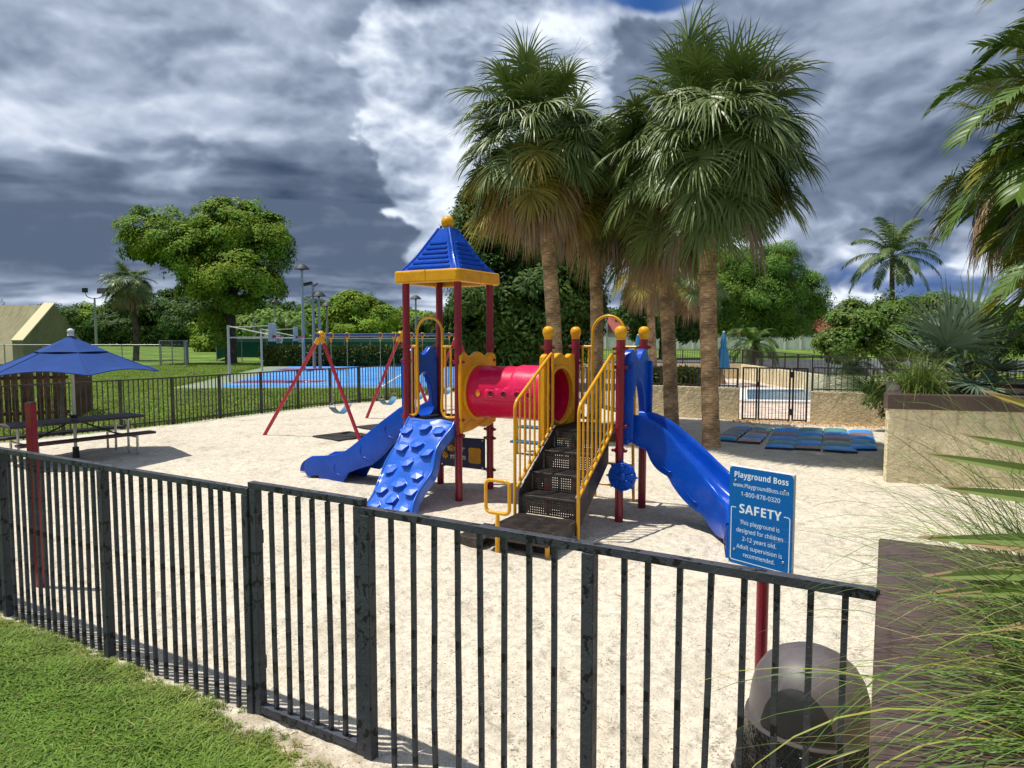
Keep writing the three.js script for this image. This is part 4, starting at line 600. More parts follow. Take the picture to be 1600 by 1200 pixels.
// ---------------------------------------------------------------- swings
const beamAt = (s) => V(-4.447 + 0.3535 * s, 2.44, -(16.4 + 0.9355 * s));   // s metres along the beam
{
  const t = thing('swing_set', 'long swing frame with three red A-shaped legs and a blue top beam', 'swing frame');
  part('top_beam', rod(beamAt(-0.12), beamAt(7.6), 0.045, 0.045, 16), M.beamBlue, t);
  for (const s of [0, 3.7, 7.42]) {
    const a = beamAt(s), f1 = V(a.x - 1.62, -0.1, a.z - 0.50), f2 = V(a.x + 1.02, -0.1, a.z + 0.44);
    if (s > 0) { f1.x = a.x - 1.13; f1.z = a.z - 0.40; }
    part('leg', rod(a, f1, 0.042, 0.042, 14), M.swingRed, t); part('leg', rod(a, f2, 0.042, 0.042, 14), M.swingRed, t);
    part('joint_casting', [ball(0.085, a.x, a.y + 0.02, a.z), rod(a, a.clone().lerp(f1, 0.075), 0.062, 0.055), rod(a, a.clone().lerp(f2, 0.075), 0.062, 0.055), rod(beamAt(s - 0.1), beamAt(s + 0.12), 0.06, 0.06)], M.yellow, t);
  }
  for (const s of [0.40, 1.07, 2.62, 3.32, 4.35, 5.0, 6.2, 6.85]) { const a = beamAt(s); part('hanger', [new THREE.TorusGeometry(0.055, 0.016, 8, 18).translate(a.x, a.y, a.z), rod(V(a.x, a.y - 0.05, a.z), V(a.x, a.y - 0.17, a.z), 0.036, 0.018, 10)], M.yellow, t); }
}
function swing(label, s0, s1, yaw) {
  const a = beamAt(s0), b = beamAt(s1), t = thing('swing', label, 'swing', V(0, 0, 0), 0, 'belt swings hanging from the blue beam'), y = 0.72, pa = V(a.x, y, a.z), pb = V(b.x, y, b.z), mid = pa.clone().lerp(pb, 0.5), off = V(0.9355, 0, 0.3535).multiplyScalar(0.105);
  for (const [p, q] of [[a, pa], [b, pb]]) {
    part('chain', rod(V(p.x, p.y - 0.16, p.z), V(q.x, q.y + 0.13, q.z), 0.009, 0.009, 6), M.bare, t);
    part('triangle_link', pipe([V(q.x, y + 0.14, q.z), V(q.x, y, q.z).add(off), V(q.x, y, q.z).sub(off)], 0.009, 0.02, true, 30, 6), M.bare, t);
  }
  const pos = [], idx = []; for (let i = 0; i <= 16; i++) { const f = i / 16, c = pa.clone().lerp(pb, f); c.y = y - 0.17 * Math.sin(Math.PI * f); for (const [e, k] of [[-1, 0], [1, 0], [1, -0.02], [-1, -0.02]]) pos.push(c.x + off.x * e * 0.85, c.y + k, c.z + off.z * e * 0.85); }
  for (let i = 0; i < 16; i++) for (let k = 0; k < 4; k++) { const p = i * 4 + k, q = i * 4 + ((k + 1) % 4); idx.push(p, p + 4, q, q, p + 4, q + 4); }
  const g = new THREE.BufferGeometry(); g.setAttribute('position', new THREE.Float32BufferAttribute(pos, 3)); g.setIndex(idx); part('belt_seat', toCreasedNormals(g, rad(40)), M.swingSeat, t); t.rotation.y = yaw || 0; return t;
}
swing('blue belt swing nearest the red front legs of the swing frame', 0.40, 1.07);
swing('blue belt swing next to the middle red leg, second from the front', 2.62, 3.32);
swing('blue belt swing behind the roofed tower, third from the front', 4.35, 5.0); swing('blue belt swing at the far end of the beam, behind the tower', 6.2, 6.85);
for (const [x, d, a, lab] of [[-3.98, 16.55, 0.5, 'dark rubber mat in the sand under the nearest swing'], [-3.35, 18.2, 0.45, 'dark rubber mat under the second swing, half behind the left slide']]) {
  const m = solo('rubber_mat', box(1.05, 0.03, 1.05, 0, 0, 0, 0.01), M.rubber, lab, 'mat'); m.position.set(x, 0.062, -d); m.rotation.set(0, a + 0.35, 0);
}
// ---------------------------------------------------------------- picnic table under a blue umbrella
{
  const t = thing('picnic_table', 'long dark topped picnic table on metal legs under the blue umbrella', 'picnic table', P(-8.6, 13.75, 0.03), -0.975 + Math.PI / 2 - 0.62 + 0.02);
  t.rotation.y = Math.atan2(0.80, 0.60);                                 // its length runs away to the right
  const planks = (w, n, y, z, len) => { for (let i = 0; i < n; i++) part('plank', box(len, 0.045, w / n - 0.008, 0, y, z + (i - (n - 1) / 2) * (w / n), 0.006), M.tableTop, t); };
  planks(0.74, 3, 0.755, 0, 2.4); planks(0.27, 1, 0.45, 0.66, 2.4); planks(0.27, 1, 0.45, -0.66, 2.4);
  for (const x of [-0.88, 0.88]) {
    part('leg', rod(V(x, -0.05, 0.28), V(x, 0.73, 0.28), 0.024), M.bare, t); part('leg', rod(V(x, -0.05, -0.28), V(x, 0.73, -0.28), 0.024), M.bare, t);
    part('bench_leg', rod(V(x, -0.05, 0.66), V(x, 0.43, 0.66), 0.024), M.bare, t); part('bench_leg', rod(V(x, -0.05, -0.66), V(x, 0.43, -0.66), 0.024), M.bare, t);
    part('cross_bar', [rod(V(x, 0.38, -0.66), V(x, 0.38, 0.66), 0.02), rod(V(x, 0.71, -0.34), V(x, 0.71, 0.34), 0.02)], M.bare, t);
    part('brace', rod(V(x, 0.36, 0), V(x * 0.12, 0.72, 0), 0.014), M.dark, t);
  }
  const u = thing('patio_umbrella', 'open royal blue umbrella with white pole over the picnic table', 'umbrella', P(-8.6, 13.75, 0), 0.2);
  part('pole', rod(V(0, 0, 0), V(0, 2.44, 0), 0.03, 0.03, 16), M.white, u); part('pole_foot', new THREE.CylinderGeometry(0.055, 0.065, 0.24, 16).translate(0, 0.14, 0), M.dark, u);
  part('finial', [new THREE.SphereGeometry(0.062, 16, 12).scale(1, 0.9, 1).translate(0, 2.53, 0), new THREE.CylinderGeometry(0.05, 0.06, 0.06, 16).translate(0, 2.47, 0)], M.whitePlastic, u);
  part('tilt_crank', [box(0.1, 0.07, 0.1, 0, 0.86, 0, 0.02), rod(V(-0.02, 0.86, 0.05), V(-0.09, 0.93, 0.12), 0.012)], M.dark, u);
  const canopy = (r0, y0, r1, y1, sag, scal, ru = 8) => { const pos = [], idx = [], nr = 14, na = ru * 12; for (let i = 0; i <= nr; i++) for (let k = 0; k <= na; k++) { const f = i / nr, a = (k / na) * 6.28319, seg = (k / na) * ru, m = Math.abs(seg - Math.round(seg)) * 2, between = Math.sin((seg % 1) * Math.PI); const cx = Math.cos(Math.PI / ru) / Math.cos(((seg % 1) - 0.5) * 2 * Math.PI / ru); const r = mix(r0, r1, f) * mix(1, cx, 1); pos.push(r * Math.cos(a), mix(y0, y1, Math.pow(f, 0.94)) - between * sag * f + scal * between * Math.pow(f, 6), r * Math.sin(a)); }
    for (let i = 0; i < nr; i++) for (let k = 0; k < na; k++) { const a = i * (na + 1) + k; idx.push(a, a + 1, a + na + 1, a + 1, a + na + 2, a + na + 1); } const g = new THREE.BufferGeometry(); g.setAttribute('position', new THREE.Float32BufferAttribute(pos, 3)); g.setIndex(idx); g.computeVertexNormals(); return g; };
  const can = part('canopy', canopy(0.04, 2.40, 1.56, 1.74, 0.035, 0.11, 6), M.canvasBlue, u);
  part('seam', [0, 1, 2, 3, 4, 5].map((i) => { const a = (i / 6) * 6.28319, pts = []; for (let k = 0; k <= 10; k++) { const f = k / 10; pts.push(V(mix(0.04, 1.56, f) * Math.cos(a), mix(2.40, 1.74, Math.pow(f, 0.94)) + 0.002, mix(0.04, 1.56, f) * Math.sin(a))); } return curveTube(pts, 0.009, 24, 6); }), M.canvasBlue, can);
  { const pts = []; for (let k = 0; k < 72; k++) { const seg = k / 12, between = Math.sin((seg % 1) * Math.PI), cx = Math.cos(Math.PI / 6) / Math.cos(((seg % 1) - 0.5) * Math.PI / 3), a = (k / 72) * 6.28319; pts.push(V(1.56 * cx * Math.cos(a), 1.74 - between * 0.035 + 0.11 * between, 1.56 * cx * Math.sin(a))); } part('hem', new THREE.TubeGeometry(new THREE.CatmullRomCurve3(pts, true), 140, 0.010, 6, true), M.canvasBlue, can); }
  part('vent_top', canopy(0.03, 2.435, 0.66, 2.135, 0.012, 0.02, 6), M.canvasBlue, can);
  for (let i = 0; i < 6; i++) { const a = (i / 6) * 6.28319; part('rib', [rod(V(0.04 * Math.cos(a), 2.335, 0.04 * Math.sin(a)), V(1.5 * Math.cos(a), 1.72, 1.5 * Math.sin(a)), 0.009, 0.009, 6), rod(V(0.04 * Math.cos(a), 1.9, 0.04 * Math.sin(a)), V(0.75 * Math.cos(a), 2.06, 0.75 * Math.sin(a)), 0.008, 0.008, 6)], M.silver, u); }
}
// ---------------------------------------------------------------- sign, posts, bin
{
  const t = thing('safety_sign', 'blue safety sign with white lettering on a red post behind the fence', 'sign', P(1.487, 4.14), -rad(49.2));
  part('post', rod(V(0, -0.1, -0.045), V(0, 1.5, -0.045), 0.036, 0.036, 20), M.redPost, t);
  part('board', new RoundedBoxGeometry(0.424, 0.615, 0.022, 3, 0.010).translate(0, 1.385, 0), M.whitePlastic, t);
  const cv = document.createElement('canvas'); cv.width = 1024; cv.height = 1482; const c = cv.getContext('2d');
  c.fillStyle = '#0a66b4'; c.fillRect(0, 0, 1024, 1482); c.fillStyle = '#eef6ff'; c.strokeStyle = '#eef6ff'; c.textAlign = 'center';
  const say = (s, y, size, w, bold, x = 512, sp = 0) => { c.font = `${bold ? 'bold ' : ''}${size}px sans-serif`; const k = Math.min(1.35, w / c.measureText(s).width); c.save(); c.translate(x, y); c.scale(k, 1); c.fillText(s, 0, 0); c.restore(); };
  say('Playground Boss', 158, 122, 880, true); say('www.PlaygroundBoss.com', 300, 84, 900, false); say('1-800-878-0320', 430, 92, 640, false); say('SAFETY', 690, 190, 690, true);
  say('This playground is', 860, 88, 640, false); say('designed for children', 985, 88, 760, false); say('2-12 years old.', 1110, 88, 560, false); say('Adult supervision is', 1235, 88, 740, false); say('recommended.', 1350, 88, 520, false);
  c.lineWidth = 13; c.lineJoin = 'round'; c.beginPath(); c.moveTo(120, 620); c.lineTo(50, 620); c.lineTo(40, 640); c.lineTo(40, 1390); c.quadraticCurveTo(40, 1430, 80, 1430); c.lineTo(944, 1430); c.quadraticCurveTo(984, 1430, 984, 1390); c.lineTo(984, 660); c.quadraticCurveTo(984, 620, 944, 620); c.lineTo(890, 620); c.stroke();
  const ct = new THREE.CanvasTexture(cv); ct.colorSpace = THREE.SRGBColorSpace; ct.magFilter = THREE.LinearFilter;
  const s = new THREE.Shape(), w = 0.206, h = 0.3, r = 0.03; s.moveTo(-w + r, -h); s.lineTo(w - r, -h); s.quadraticCurveTo(w, -h, w, -h + r); s.lineTo(w, h - r); s.quadraticCurveTo(w, h, w - r, h); s.lineTo(-w + r, h); s.quadraticCurveTo(-w, h, -w, h - r); s.lineTo(-w, -h + r); s.quadraticCurveTo(-w, -h, -w + r, -h);
  const face = new THREE.ShapeGeometry(s, 8), fp = face.attributes.position, fu = face.attributes.uv; for (let i = 0; i < fp.count; i++) fu.setXY(i, fp.getX(i) / 0.412 + 0.5, fp.getY(i) / 0.6 + 0.5); face.translate(0, 1.385, 0.0135);
  part('face', face, phys([1, 1, 1], 0.4, { map: ct, roughnessMap: again(T.scuff, 0.5) }), t);
  part('screws', [[-0.165, 1.6], [0.155, 1.585], [-0.165, 1.17], [0.155, 1.165]].map(([x, y]) => new THREE.SphereGeometry(0.008, 10, 6).scale(1, 1, 0.5).translate(x, y, 0.014)), M.silver, t);
  const p = thing('steel_post', 'bare square red steel post standing behind the fence near the picnic table', 'post', P(-4.602, 6.695), -0.35);
  part('tube', box(0.085, 1.9, 0.06, 0, 0.88, 0, 0.004), M.redPost, p); part('cap', box(0.078, 0.012, 0.054, 0, 1.834, 0), M.dark, p);
}
{
  const t = thing('trash_can', 'round grey brown trash can with domed lid behind the front fence', 'trash can', P(1.43, 3.27, -0.04), -0.62);
  const dome = new THREE.LatheGeometry([[0.001, 1.035], [0.05, 1.032], [0.11, 1.018], [0.165, 0.99], [0.21, 0.95], [0.243, 0.895], [0.262, 0.83], [0.272, 0.75], [0.276, 0.70], [0.29, 0.695], [0.292, 0.67], [0.28, 0.665]].map((q) => new THREE.Vector2(...q)), 48); part('lid', dome, M.trash, t); const prof = [[0.70, 0.276], [0.75, 0.272], [0.83, 0.262], [0.895, 0.243], [0.95, 0.21], [0.99, 0.165]], domeR = (y) => { for (let i = 0; i < 5; i++) if (y <= prof[i + 1][0]) return mix(prof[i][1], prof[i + 1][1], (y - prof[i][0]) / (prof[i + 1][0] - prof[i][0])); return 0.165; };
  part('bin', new THREE.LatheGeometry([[0.265, 0.66], [0.255, 0.3], [0.24, 0.0], [0.0, 0.0]].map((q) => new THREE.Vector2(...q)), 40), M.trash, t);
  // the flap in the lid, dark inside
  const pos = [], idx = []; for (let i = 0; i <= 16; i++) for (let k = 0; k <= 20; k++) { const a = mix(-0.62, 0.62, k / 20), f = i / 16, y = mix(0.71, 0.71 + 0.215 * Math.sqrt(Math.max(0, 1 - Math.pow(Math.abs(a) / 0.625, 2.2))), f), r = domeR(y) + 0.005; pos.push(r * Math.sin(a), y, r * Math.cos(a)); }
  for (let i = 0; i < 16; i++) for (let k = 0; k < 20; k++) { const a = i * 21 + k; idx.push(a, a + 1, a + 21, a + 1, a + 22, a + 21); } const g = new THREE.BufferGeometry(); g.setAttribute('position', new THREE.Float32BufferAttribute(pos, 3)); g.setIndex(idx); g.computeVertexNormals(); part('lid_flap', g, M.dark, t);
  const bp = [], bi = [], nb = 140, mb = 40; for (let i = 0; i <= mb; i++) for (let k = 0; k <= nb; k++) { const a = (k / nb) * 6.28319, f = i / mb, ca = Math.cos(a), sa = Math.sin(a), fold = fbm(ca * 2.6 + 3, sa * 2.6, f * 2.2, 4) * 0.085 + Math.abs(fbm(ca * 6, sa * 6, f * 3 + 5, 3)) * 0.05, r = 0.292 + 0.035 * Math.sin(f * 2.6) + fold * smooth(0, 0.25, f); bp.push(r * ca, 0.685 - f * 0.50 - 0.06 * fbm(ca * 2, sa * 2, 9, 3) * f, r * sa); }
  for (let i = 0; i < mb; i++) for (let k = 0; k < nb; k++) { const a = i * (nb + 1) + k; bi.push(a, a + 1, a + nb + 1, a + 1, a + nb + 2, a + nb + 1); } const bg = new THREE.BufferGeometry(); bg.setAttribute('position', new THREE.Float32BufferAttribute(bp, 3)); bg.setIndex(bi); bg.computeVertexNormals(); part('bin_liner', bg, M.bag, t).userData.label = 'shiny black plastic bin liner folded over the rim';
}
// ---------------------------------------------------------------- striped pads on the sand by the pool gate
{
  const quads = [[[8.38, 17.43], [8.92, 17.32], [7.60, 14.52], [7.05, 14.55]], [[7.86, 17.62], [8.37, 17.52], [7.03, 14.16], [6.44, 14.45]], [[7.31, 17.75], [7.85, 17.63], [6.42, 14.5], [5.91, 14.66]], [[6.71, 17.85], [7.30, 17.68], [5.89, 14.6], [5.35, 14.76]], [[6.25, 18.1], [6.70, 17.9], [5.48, 15.4], [5.02, 15.6]], [[5.8, 18.33], [6.24, 18.15], [5.01, 15.62], [4.6, 15.85]]];
  const cols = { b: plastic([0.02, 0.32, 0.80], 0.5), g: plastic([0.10, 0.30, 0.28], 0.5), t: plastic([0.04, 0.33, 0.55], 0.5), r: plastic([0.28, 0.17, 0.15], 0.5), p: plastic([0.50, 0.36, 0.32], 0.5) };
  const pats = ['brbtb', 'gbrgb', 'gbgbr', 'brbgb', 'grpbp', 'brgrt'], labs = ['striped blue pad nearest the planter, rightmost in the row', 'striped blue and green pad second from the planter, reaching furthest forward', 'striped pad third from the planter, brown at its near end', 'striped pad fourth from the planter, green and blue', 'striped pad next to the palm side, pale brown at its near end', 'striped pad closest to the palm trunk, leftmost in the row'];
  quads.forEach((q, n) => {
    const t = thing('striped_pad', labs[n], 'pad', V(0, 0, 0), 0, 'striped blue pads lying side by side on the sand'), at = (s, f) => { const x0 = mix(q[0][0], q[3][0], f), d0 = mix(q[0][1], q[3][1], f), x1 = mix(q[1][0], q[2][0], f), d1 = mix(q[1][1], q[2][1], f); return [mix(x0, x1, s), mix(d0, d1, s)]; };
    for (let k = 0; k < 5; k++) {
      const pos = [], idx = [], N = 8, B = 10; for (let i = 0; i <= B; i++) for (let j = 0; j <= N; j++) { const f = (k + i / B) / 5, s = mix(0.003, 0.997, j / N), [x, d] = at(s, f), dome = Math.pow(Math.sin((Math.PI * i) / B), 0.5), ed = Math.pow(Math.sin((Math.PI * j) / N), 0.25), lift = 0.05 * Math.sin(f * 3 + n); pos.push(x, 0.05 + lift * 0.5 + 0.075 * dome * (0.55 + 0.45 * ed), -d); }
      for (let i = 0; i < B; i++) for (let j = 0; j < N; j++) { const a = i * (N + 1) + j; idx.push(a, a + N + 1, a + 1, a + 1, a + N + 1, a + N + 2); } const g = new THREE.BufferGeometry(); g.setAttribute('position', new THREE.Float32BufferAttribute(pos, 3)); g.setIndex(idx); g.computeVertexNormals(); part('cushion_strip', g, cols[pats[n][k]], t);
    }
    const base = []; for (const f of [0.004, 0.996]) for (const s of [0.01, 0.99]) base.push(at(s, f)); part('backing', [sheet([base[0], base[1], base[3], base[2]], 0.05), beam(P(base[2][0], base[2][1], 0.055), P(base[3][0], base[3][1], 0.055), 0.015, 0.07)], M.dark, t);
  });
}
// ---------------------------------------------------------------- far structures
// gabled building on the left
{
  const t = thing('gabled_building', 'tan windowless building with a steep gable, slope edge coloured pale as if sunlit', 'building');
  const tri = (pts, thick, dx) => { const g = [], o = V(thick, 0, dx); const face = (a, b, c) => { const q = new THREE.BufferGeometry(); q.setAttribute('position', new THREE.Float32BufferAttribute([...a.toArray(), ...b.toArray(), ...c.toArray()], 3)); q.computeVertexNormals(); g.push(boxUV(q)); }; for (let i = 1; i < pts.length - 1; i++) { face(pts[0], pts[i], pts[i + 1]); face(pts[0].clone().add(o), pts[i + 1].clone().add(o), pts[i].clone().add(o)); } for (let i = 0; i < pts.length; i++) { const a = pts[i], b = pts[(i + 1) % pts.length]; face(a, a.clone().add(o), b); face(b, a.clone().add(o), b.clone().add(o)); } return g; };
  part('gable_wall', tri([P(-38.1, 54.9, 0), P(-38.1, 54.9, 1.85), P(-38.95, 60.2, 4.95), P(-40.2, 66, 1.6), P(-40.6, 67.5, 0)], -0.8, 0.02), M.olive, t);
  part('edge_strip', beam(P(-38.5, 54.85, 1.90), P(-39.36, 60.25, 5.02), 0.84, 0.1), M.oliveSunlit, t);  // sloping top of the wall; its sunlit look is put into a paler colour
  part('roof_face', tri([P(-38.95, 55.4, 0), P(-38.95, 55.4, 1.65), P(-39.8, 60.25, 4.86), P(-75, 60.25, 4.86), P(-75, 55.4, 1.65), P(-75, 55.4, 0)], 0, -0.3), M.olive, t);
}
// green windscreen fence, hedge
{
  const t = thing('windscreen_fence', 'long fence of dark green windscreen cloth behind the court hedge', 'fence');
  const A = [-26, 62], B = [6, 60], n = 14;
  for (let i = 0; i < n; i++) { const f0 = i / n, f1 = (i + 1) / n; part('screen_panel', beam(P(mix(A[0], B[0], f0) + 0.05, mix(A[1], B[1], f0), 1.02), P(mix(A[0], B[0], f1) - 0.05, mix(A[1], B[1], f1), 1.02), 0.03, 1.35 + (i ? 0 : 0.02)), M.windscreen, t); part('top_band', beam(P(mix(A[0], B[0], f0) + 0.05, mix(A[1], B[1], f0), 1.83), P(mix(A[0], B[0], f1) - 0.05, mix(A[1], B[1], f1), 1.83), 0.03, 0.25), M.windscreenPale, t); }
  for (let i = 0; i <= n; i++) { const f = i / n; part('post', rod(P(mix(A[0], B[0], f), mix(A[1], B[1], f), 0), P(mix(A[0], B[0], f), mix(A[1], B[1], f), 2.05), 0.045, 0.045, 8), M.polePaint, t); }
  part('return_panel', beam(P(-26.05, 62.1, 1.1), P(-29.5, 74, 1.1), 0.03, 1.9), M.windscreen, t); part('top_rail', rod(P(A[0], A[1], 2.0), P(B[0], B[1], 2.0), 0.03, 0.03, 8), M.polePaint, t);
  const sh = thing('bench_shelter', 'small bright blue shade roof on thin posts beyond the green windscreen', 'shelter', P(-11.6, 66)); part('roof', box(2.4, 0.62, 1.4, 0, 2.15, 0, 0.04), M.canvasPale, sh); for (const x of [-1.1, 0, 1.1]) part('post', rod(V(x, 0, 0.6), V(x, 1.9, 0.6), 0.04), M.silver, sh);
}
function hoop(label, x, d, h, turn, arm) {
  const t = thing('basketball_hoop', label, 'basketball hoop', P(x, d), turn);
  part('pole', new THREE.CylinderGeometry(0.06, 0.068, h, 14).translate(0, h / 2, 0), M.white, t);
  part('arm', [rod(V(0.05, h - 0.62, 0), V(arm, h - 0.62, 0), 0.036), rod(V(0.05, h - 0.05, 0.02), V(arm, h - 0.50, 0.25), 0.022), rod(V(0.05, h - 0.05, -0.02), V(arm, h - 0.5, -0.25), 0.022), rod(V(0.02, h - 0.1, 0), V(arm, h - 0.02, 0), 0.018)], M.white, t);
  part('backboard', box(0.05, 0.92, 1.45, arm + 0.03, h - 0.35, 0, 0.02), M.white, t);
  part('rim', [new THREE.TorusGeometry(0.22, 0.022, 8, 28).rotateX(Math.PI / 2).translate(arm + 0.36, h - 0.55, 0), box(0.14, 0.12, 0.2, arm + 0.1, h - 0.57, 0)], M.swingRed, t);
  const n = []; for (let i = 0; i < 12; i++) { const a = (i / 12) * 6.283, b = ((i + 1) / 12) * 6.283; for (const q of [b, a - (b - a)]) n.push(rod(V(arm + 0.36 + 0.215 * Math.cos(a), h - 0.56, 0.215 * Math.sin(a)), V(arm + 0.36 + 0.13 * Math.cos(q), h - 0.92, 0.13 * Math.sin(q)), 0.008, 0.008, 4)); } part('net', n, M.white, t);
}
hoop('white basketball hoop on a cantilever pole at the near left of the court', -14.35, 35.7, 2.88, 0.08, 2.15);
hoop('smaller looking white basketball hoop behind the first, at the far left of the court', -16.35, 46, 2.78, 0.12, 2.15);
{ const t = thing('hedge_backboard', 'small dark fan shaped backboard with white net in front of the hedge', 'basketball hoop', P(-11.2, 52.9)); part('pole', rod(V(0, 0, -0.5), V(0, 1.0, -0.5), 0.04), M.dark, t); part('backboard', plate(spline([[-0.42, 0.75], [-0.3, 0.55], [0.3, 0.55], [0.42, 0.75], [0.25, 1.0], [-0.25, 1.0]], 40), 0.04, 0.01).translate(0, 0, -0.42), M.polePaint, t); part('net', [new THREE.TorusGeometry(0.2, 0.02, 6, 20).rotateX(Math.PI / 2).translate(0, 0.72, -0.15), new THREE.CylinderGeometry(0.2, 0.11, 0.4, 12, 3, true).translate(0, 0.5, -0.15)], M.white, t); }
function courtLamp(label, x, d, h, kind, turn = 0) {
  const t = thing('light_pole', label, 'light pole', P(x, d), turn); part('pole', new THREE.CylinderGeometry(0.075, 0.12, h, 12).translate(0, h / 2, 0), M.polePaint, t);
  if (kind === 0) part('lamp_head', [new THREE.LatheGeometry([[0.001, 0.34], [0.16, 0.32], [0.34, 0.2], [0.52, 0], [0.5, -0.02], [0.1, 0.02], [0.09, -0.1]].map((q) => new THREE.Vector2(...q)), 20).scale(1, 1, 0.8).translate(0, h, 0)], M.dark, t);
  else part('lamp_head', [box(0.7, 0.22, 0.4, 0.2, h + 0.1, 0, 0.05).rotateZ(0.2).translate(0.6, 0, 0), rod(V(0, h - 0.2, 0), V(0.35, h + 0.05, 0), 0.05)], M.dark, t);
}
courtLamp('tallest grey court light pole with black mushroom head, left of the roofed tower', -14.05, 47.5, 6.75, 0); courtLamp('grey court light pole with a sideways lamp head just right of the tallest one', -13.9, 49.5, 5.9, 1);
courtLamp('grey court light pole with mushroom head, third from the left by the swing legs', -13.5, 49.5, 5.05, 0); courtLamp('thin court light pole farther back beside the round tree', -15.7, 60, 4.75, 0); courtLamp('thin grey light pole with small head seen between the tower posts', -8.7, 64, 5.55, 0);
courtLamp('slender grey pole behind the low tree line, left of the basketball hoops', -26.3, 72, 5.2, 0); courtLamp('slender grey pole behind the hoops, right one of two at the tree line', -24.8, 74, 5.6, 0); courtLamp('thin pale pole seen between the back tower posts', -4.1, 62, 4.9, 1);
{ const t = thing('flood_light', 'tall grey floodlight pole with two lamps on a curved bracket, above the blue umbrella', 'light pole', P(-44.2, 75)); part('pole', new THREE.CylinderGeometry(0.09, 0.14, 6.2, 12).translate(0, 3.1, 0), M.polePaint, t); part('bracket', curveTube([V(-0.95, 6.75, 0), V(-0.8, 6.35, 0), V(-0.3, 6.15, 0), V(0.3, 6.15, 0), V(0.8, 6.35, 0), V(0.95, 6.75, 0)], 0.05), M.polePaint, t); part('lamp', box(0.45, 0.5, 0.4, -0.98, 7.0, 0, 0.05), M.dark, t); part('lamp', box(0.95, 0.6, 0.18, 0.75, 7.05, 0, 0.03).rotateX(-0.3).translate(0, 0.2, 2), M.dark, t); }
// pool terrace things
function closedUmbrella(label, x, d, h) { const t = thing('closed_umbrella', label, 'umbrella', P(x, d)); part('pole', rod(V(0, 0, 0), V(0, h - 0.05, 0), 0.03), M.white, t); const pos = [], idx = [], N = 48, K = 20; for (let i = 0; i <= K; i++) for (let k = 0; k <= N; k++) { const f = i / K, a = (k / N) * 6.283, r = (0.05 + 0.24 * Math.pow(f, 0.8) - (f > 0.3 && f < 0.42 ? 0.04 : 0)) * (1 + 0.16 * Math.cos(a * 8)); pos.push(r * Math.cos(a), h - f * (h - 0.75) * 0.98 + 0.04 * Math.cos(a * 8) * f, r * Math.sin(a)); } for (let i = 0; i < K; i++) for (let k = 0; k < N; k++) { const a = i * (N + 1) + k; idx.push(a, a + 1, a + N + 1, a + 1, a + N + 2, a + N + 1); } const g = new THREE.BufferGeometry(); g.setAttribute('position', new THREE.Float32BufferAttribute(pos, 3)); g.setIndex(idx); g.computeVertexNormals(); part('folded_canopy', g, M.canvasPale, t); part('finial', ball(0.06, 0, h + 0.03, 0), M.white, t); }
closedUmbrella('closed light blue umbrella right of the tallest palm trunk', 10.2, 34.0, 2.5); closedUmbrella('closed light blue umbrella half hidden behind the yellow post balls', 6.25, 35.0, 2.35);
function lounger(label, x, d, turn) { const t = thing('pool_lounger', label, 'sun lounger', P(x, d), turn, 'white pool loungers on the terrace'); part('frame', [rod(V(-0.9, 0.32, -0.3), V(0.9, 0.32, -0.3), 0.025), rod(V(-0.9, 0.32, 0.3), V(0.9, 0.32, 0.3), 0.025), ...[[-0.8, 0.3], [-0.8, -0.3], [0.7, 0.3], [0.7, -0.3]].map(([a, b]) => rod(V(a, 0, b), V(a, 0.32, b), 0.022))], M.white, t); part('sling', box(1.2, 0.03, 0.58, 0.28, 0.34, 0), M.white, t); part('backrest', box(0.75, 0.03, 0.58, 0, 0, 0).rotateZ(-0.8).translate(-0.55, 0.6, 0), M.canvasPale, t); }
lounger('white pool lounger left of the palm trunk, its back raised', 7.3, 28.3, 0.4); lounger('white pool lounger in the middle of the terrace group behind the railing', 8.5, 29.0, 0.35); lounger('white pool lounger furthest back on the terrace', 8.2, 31.0, 0.5);
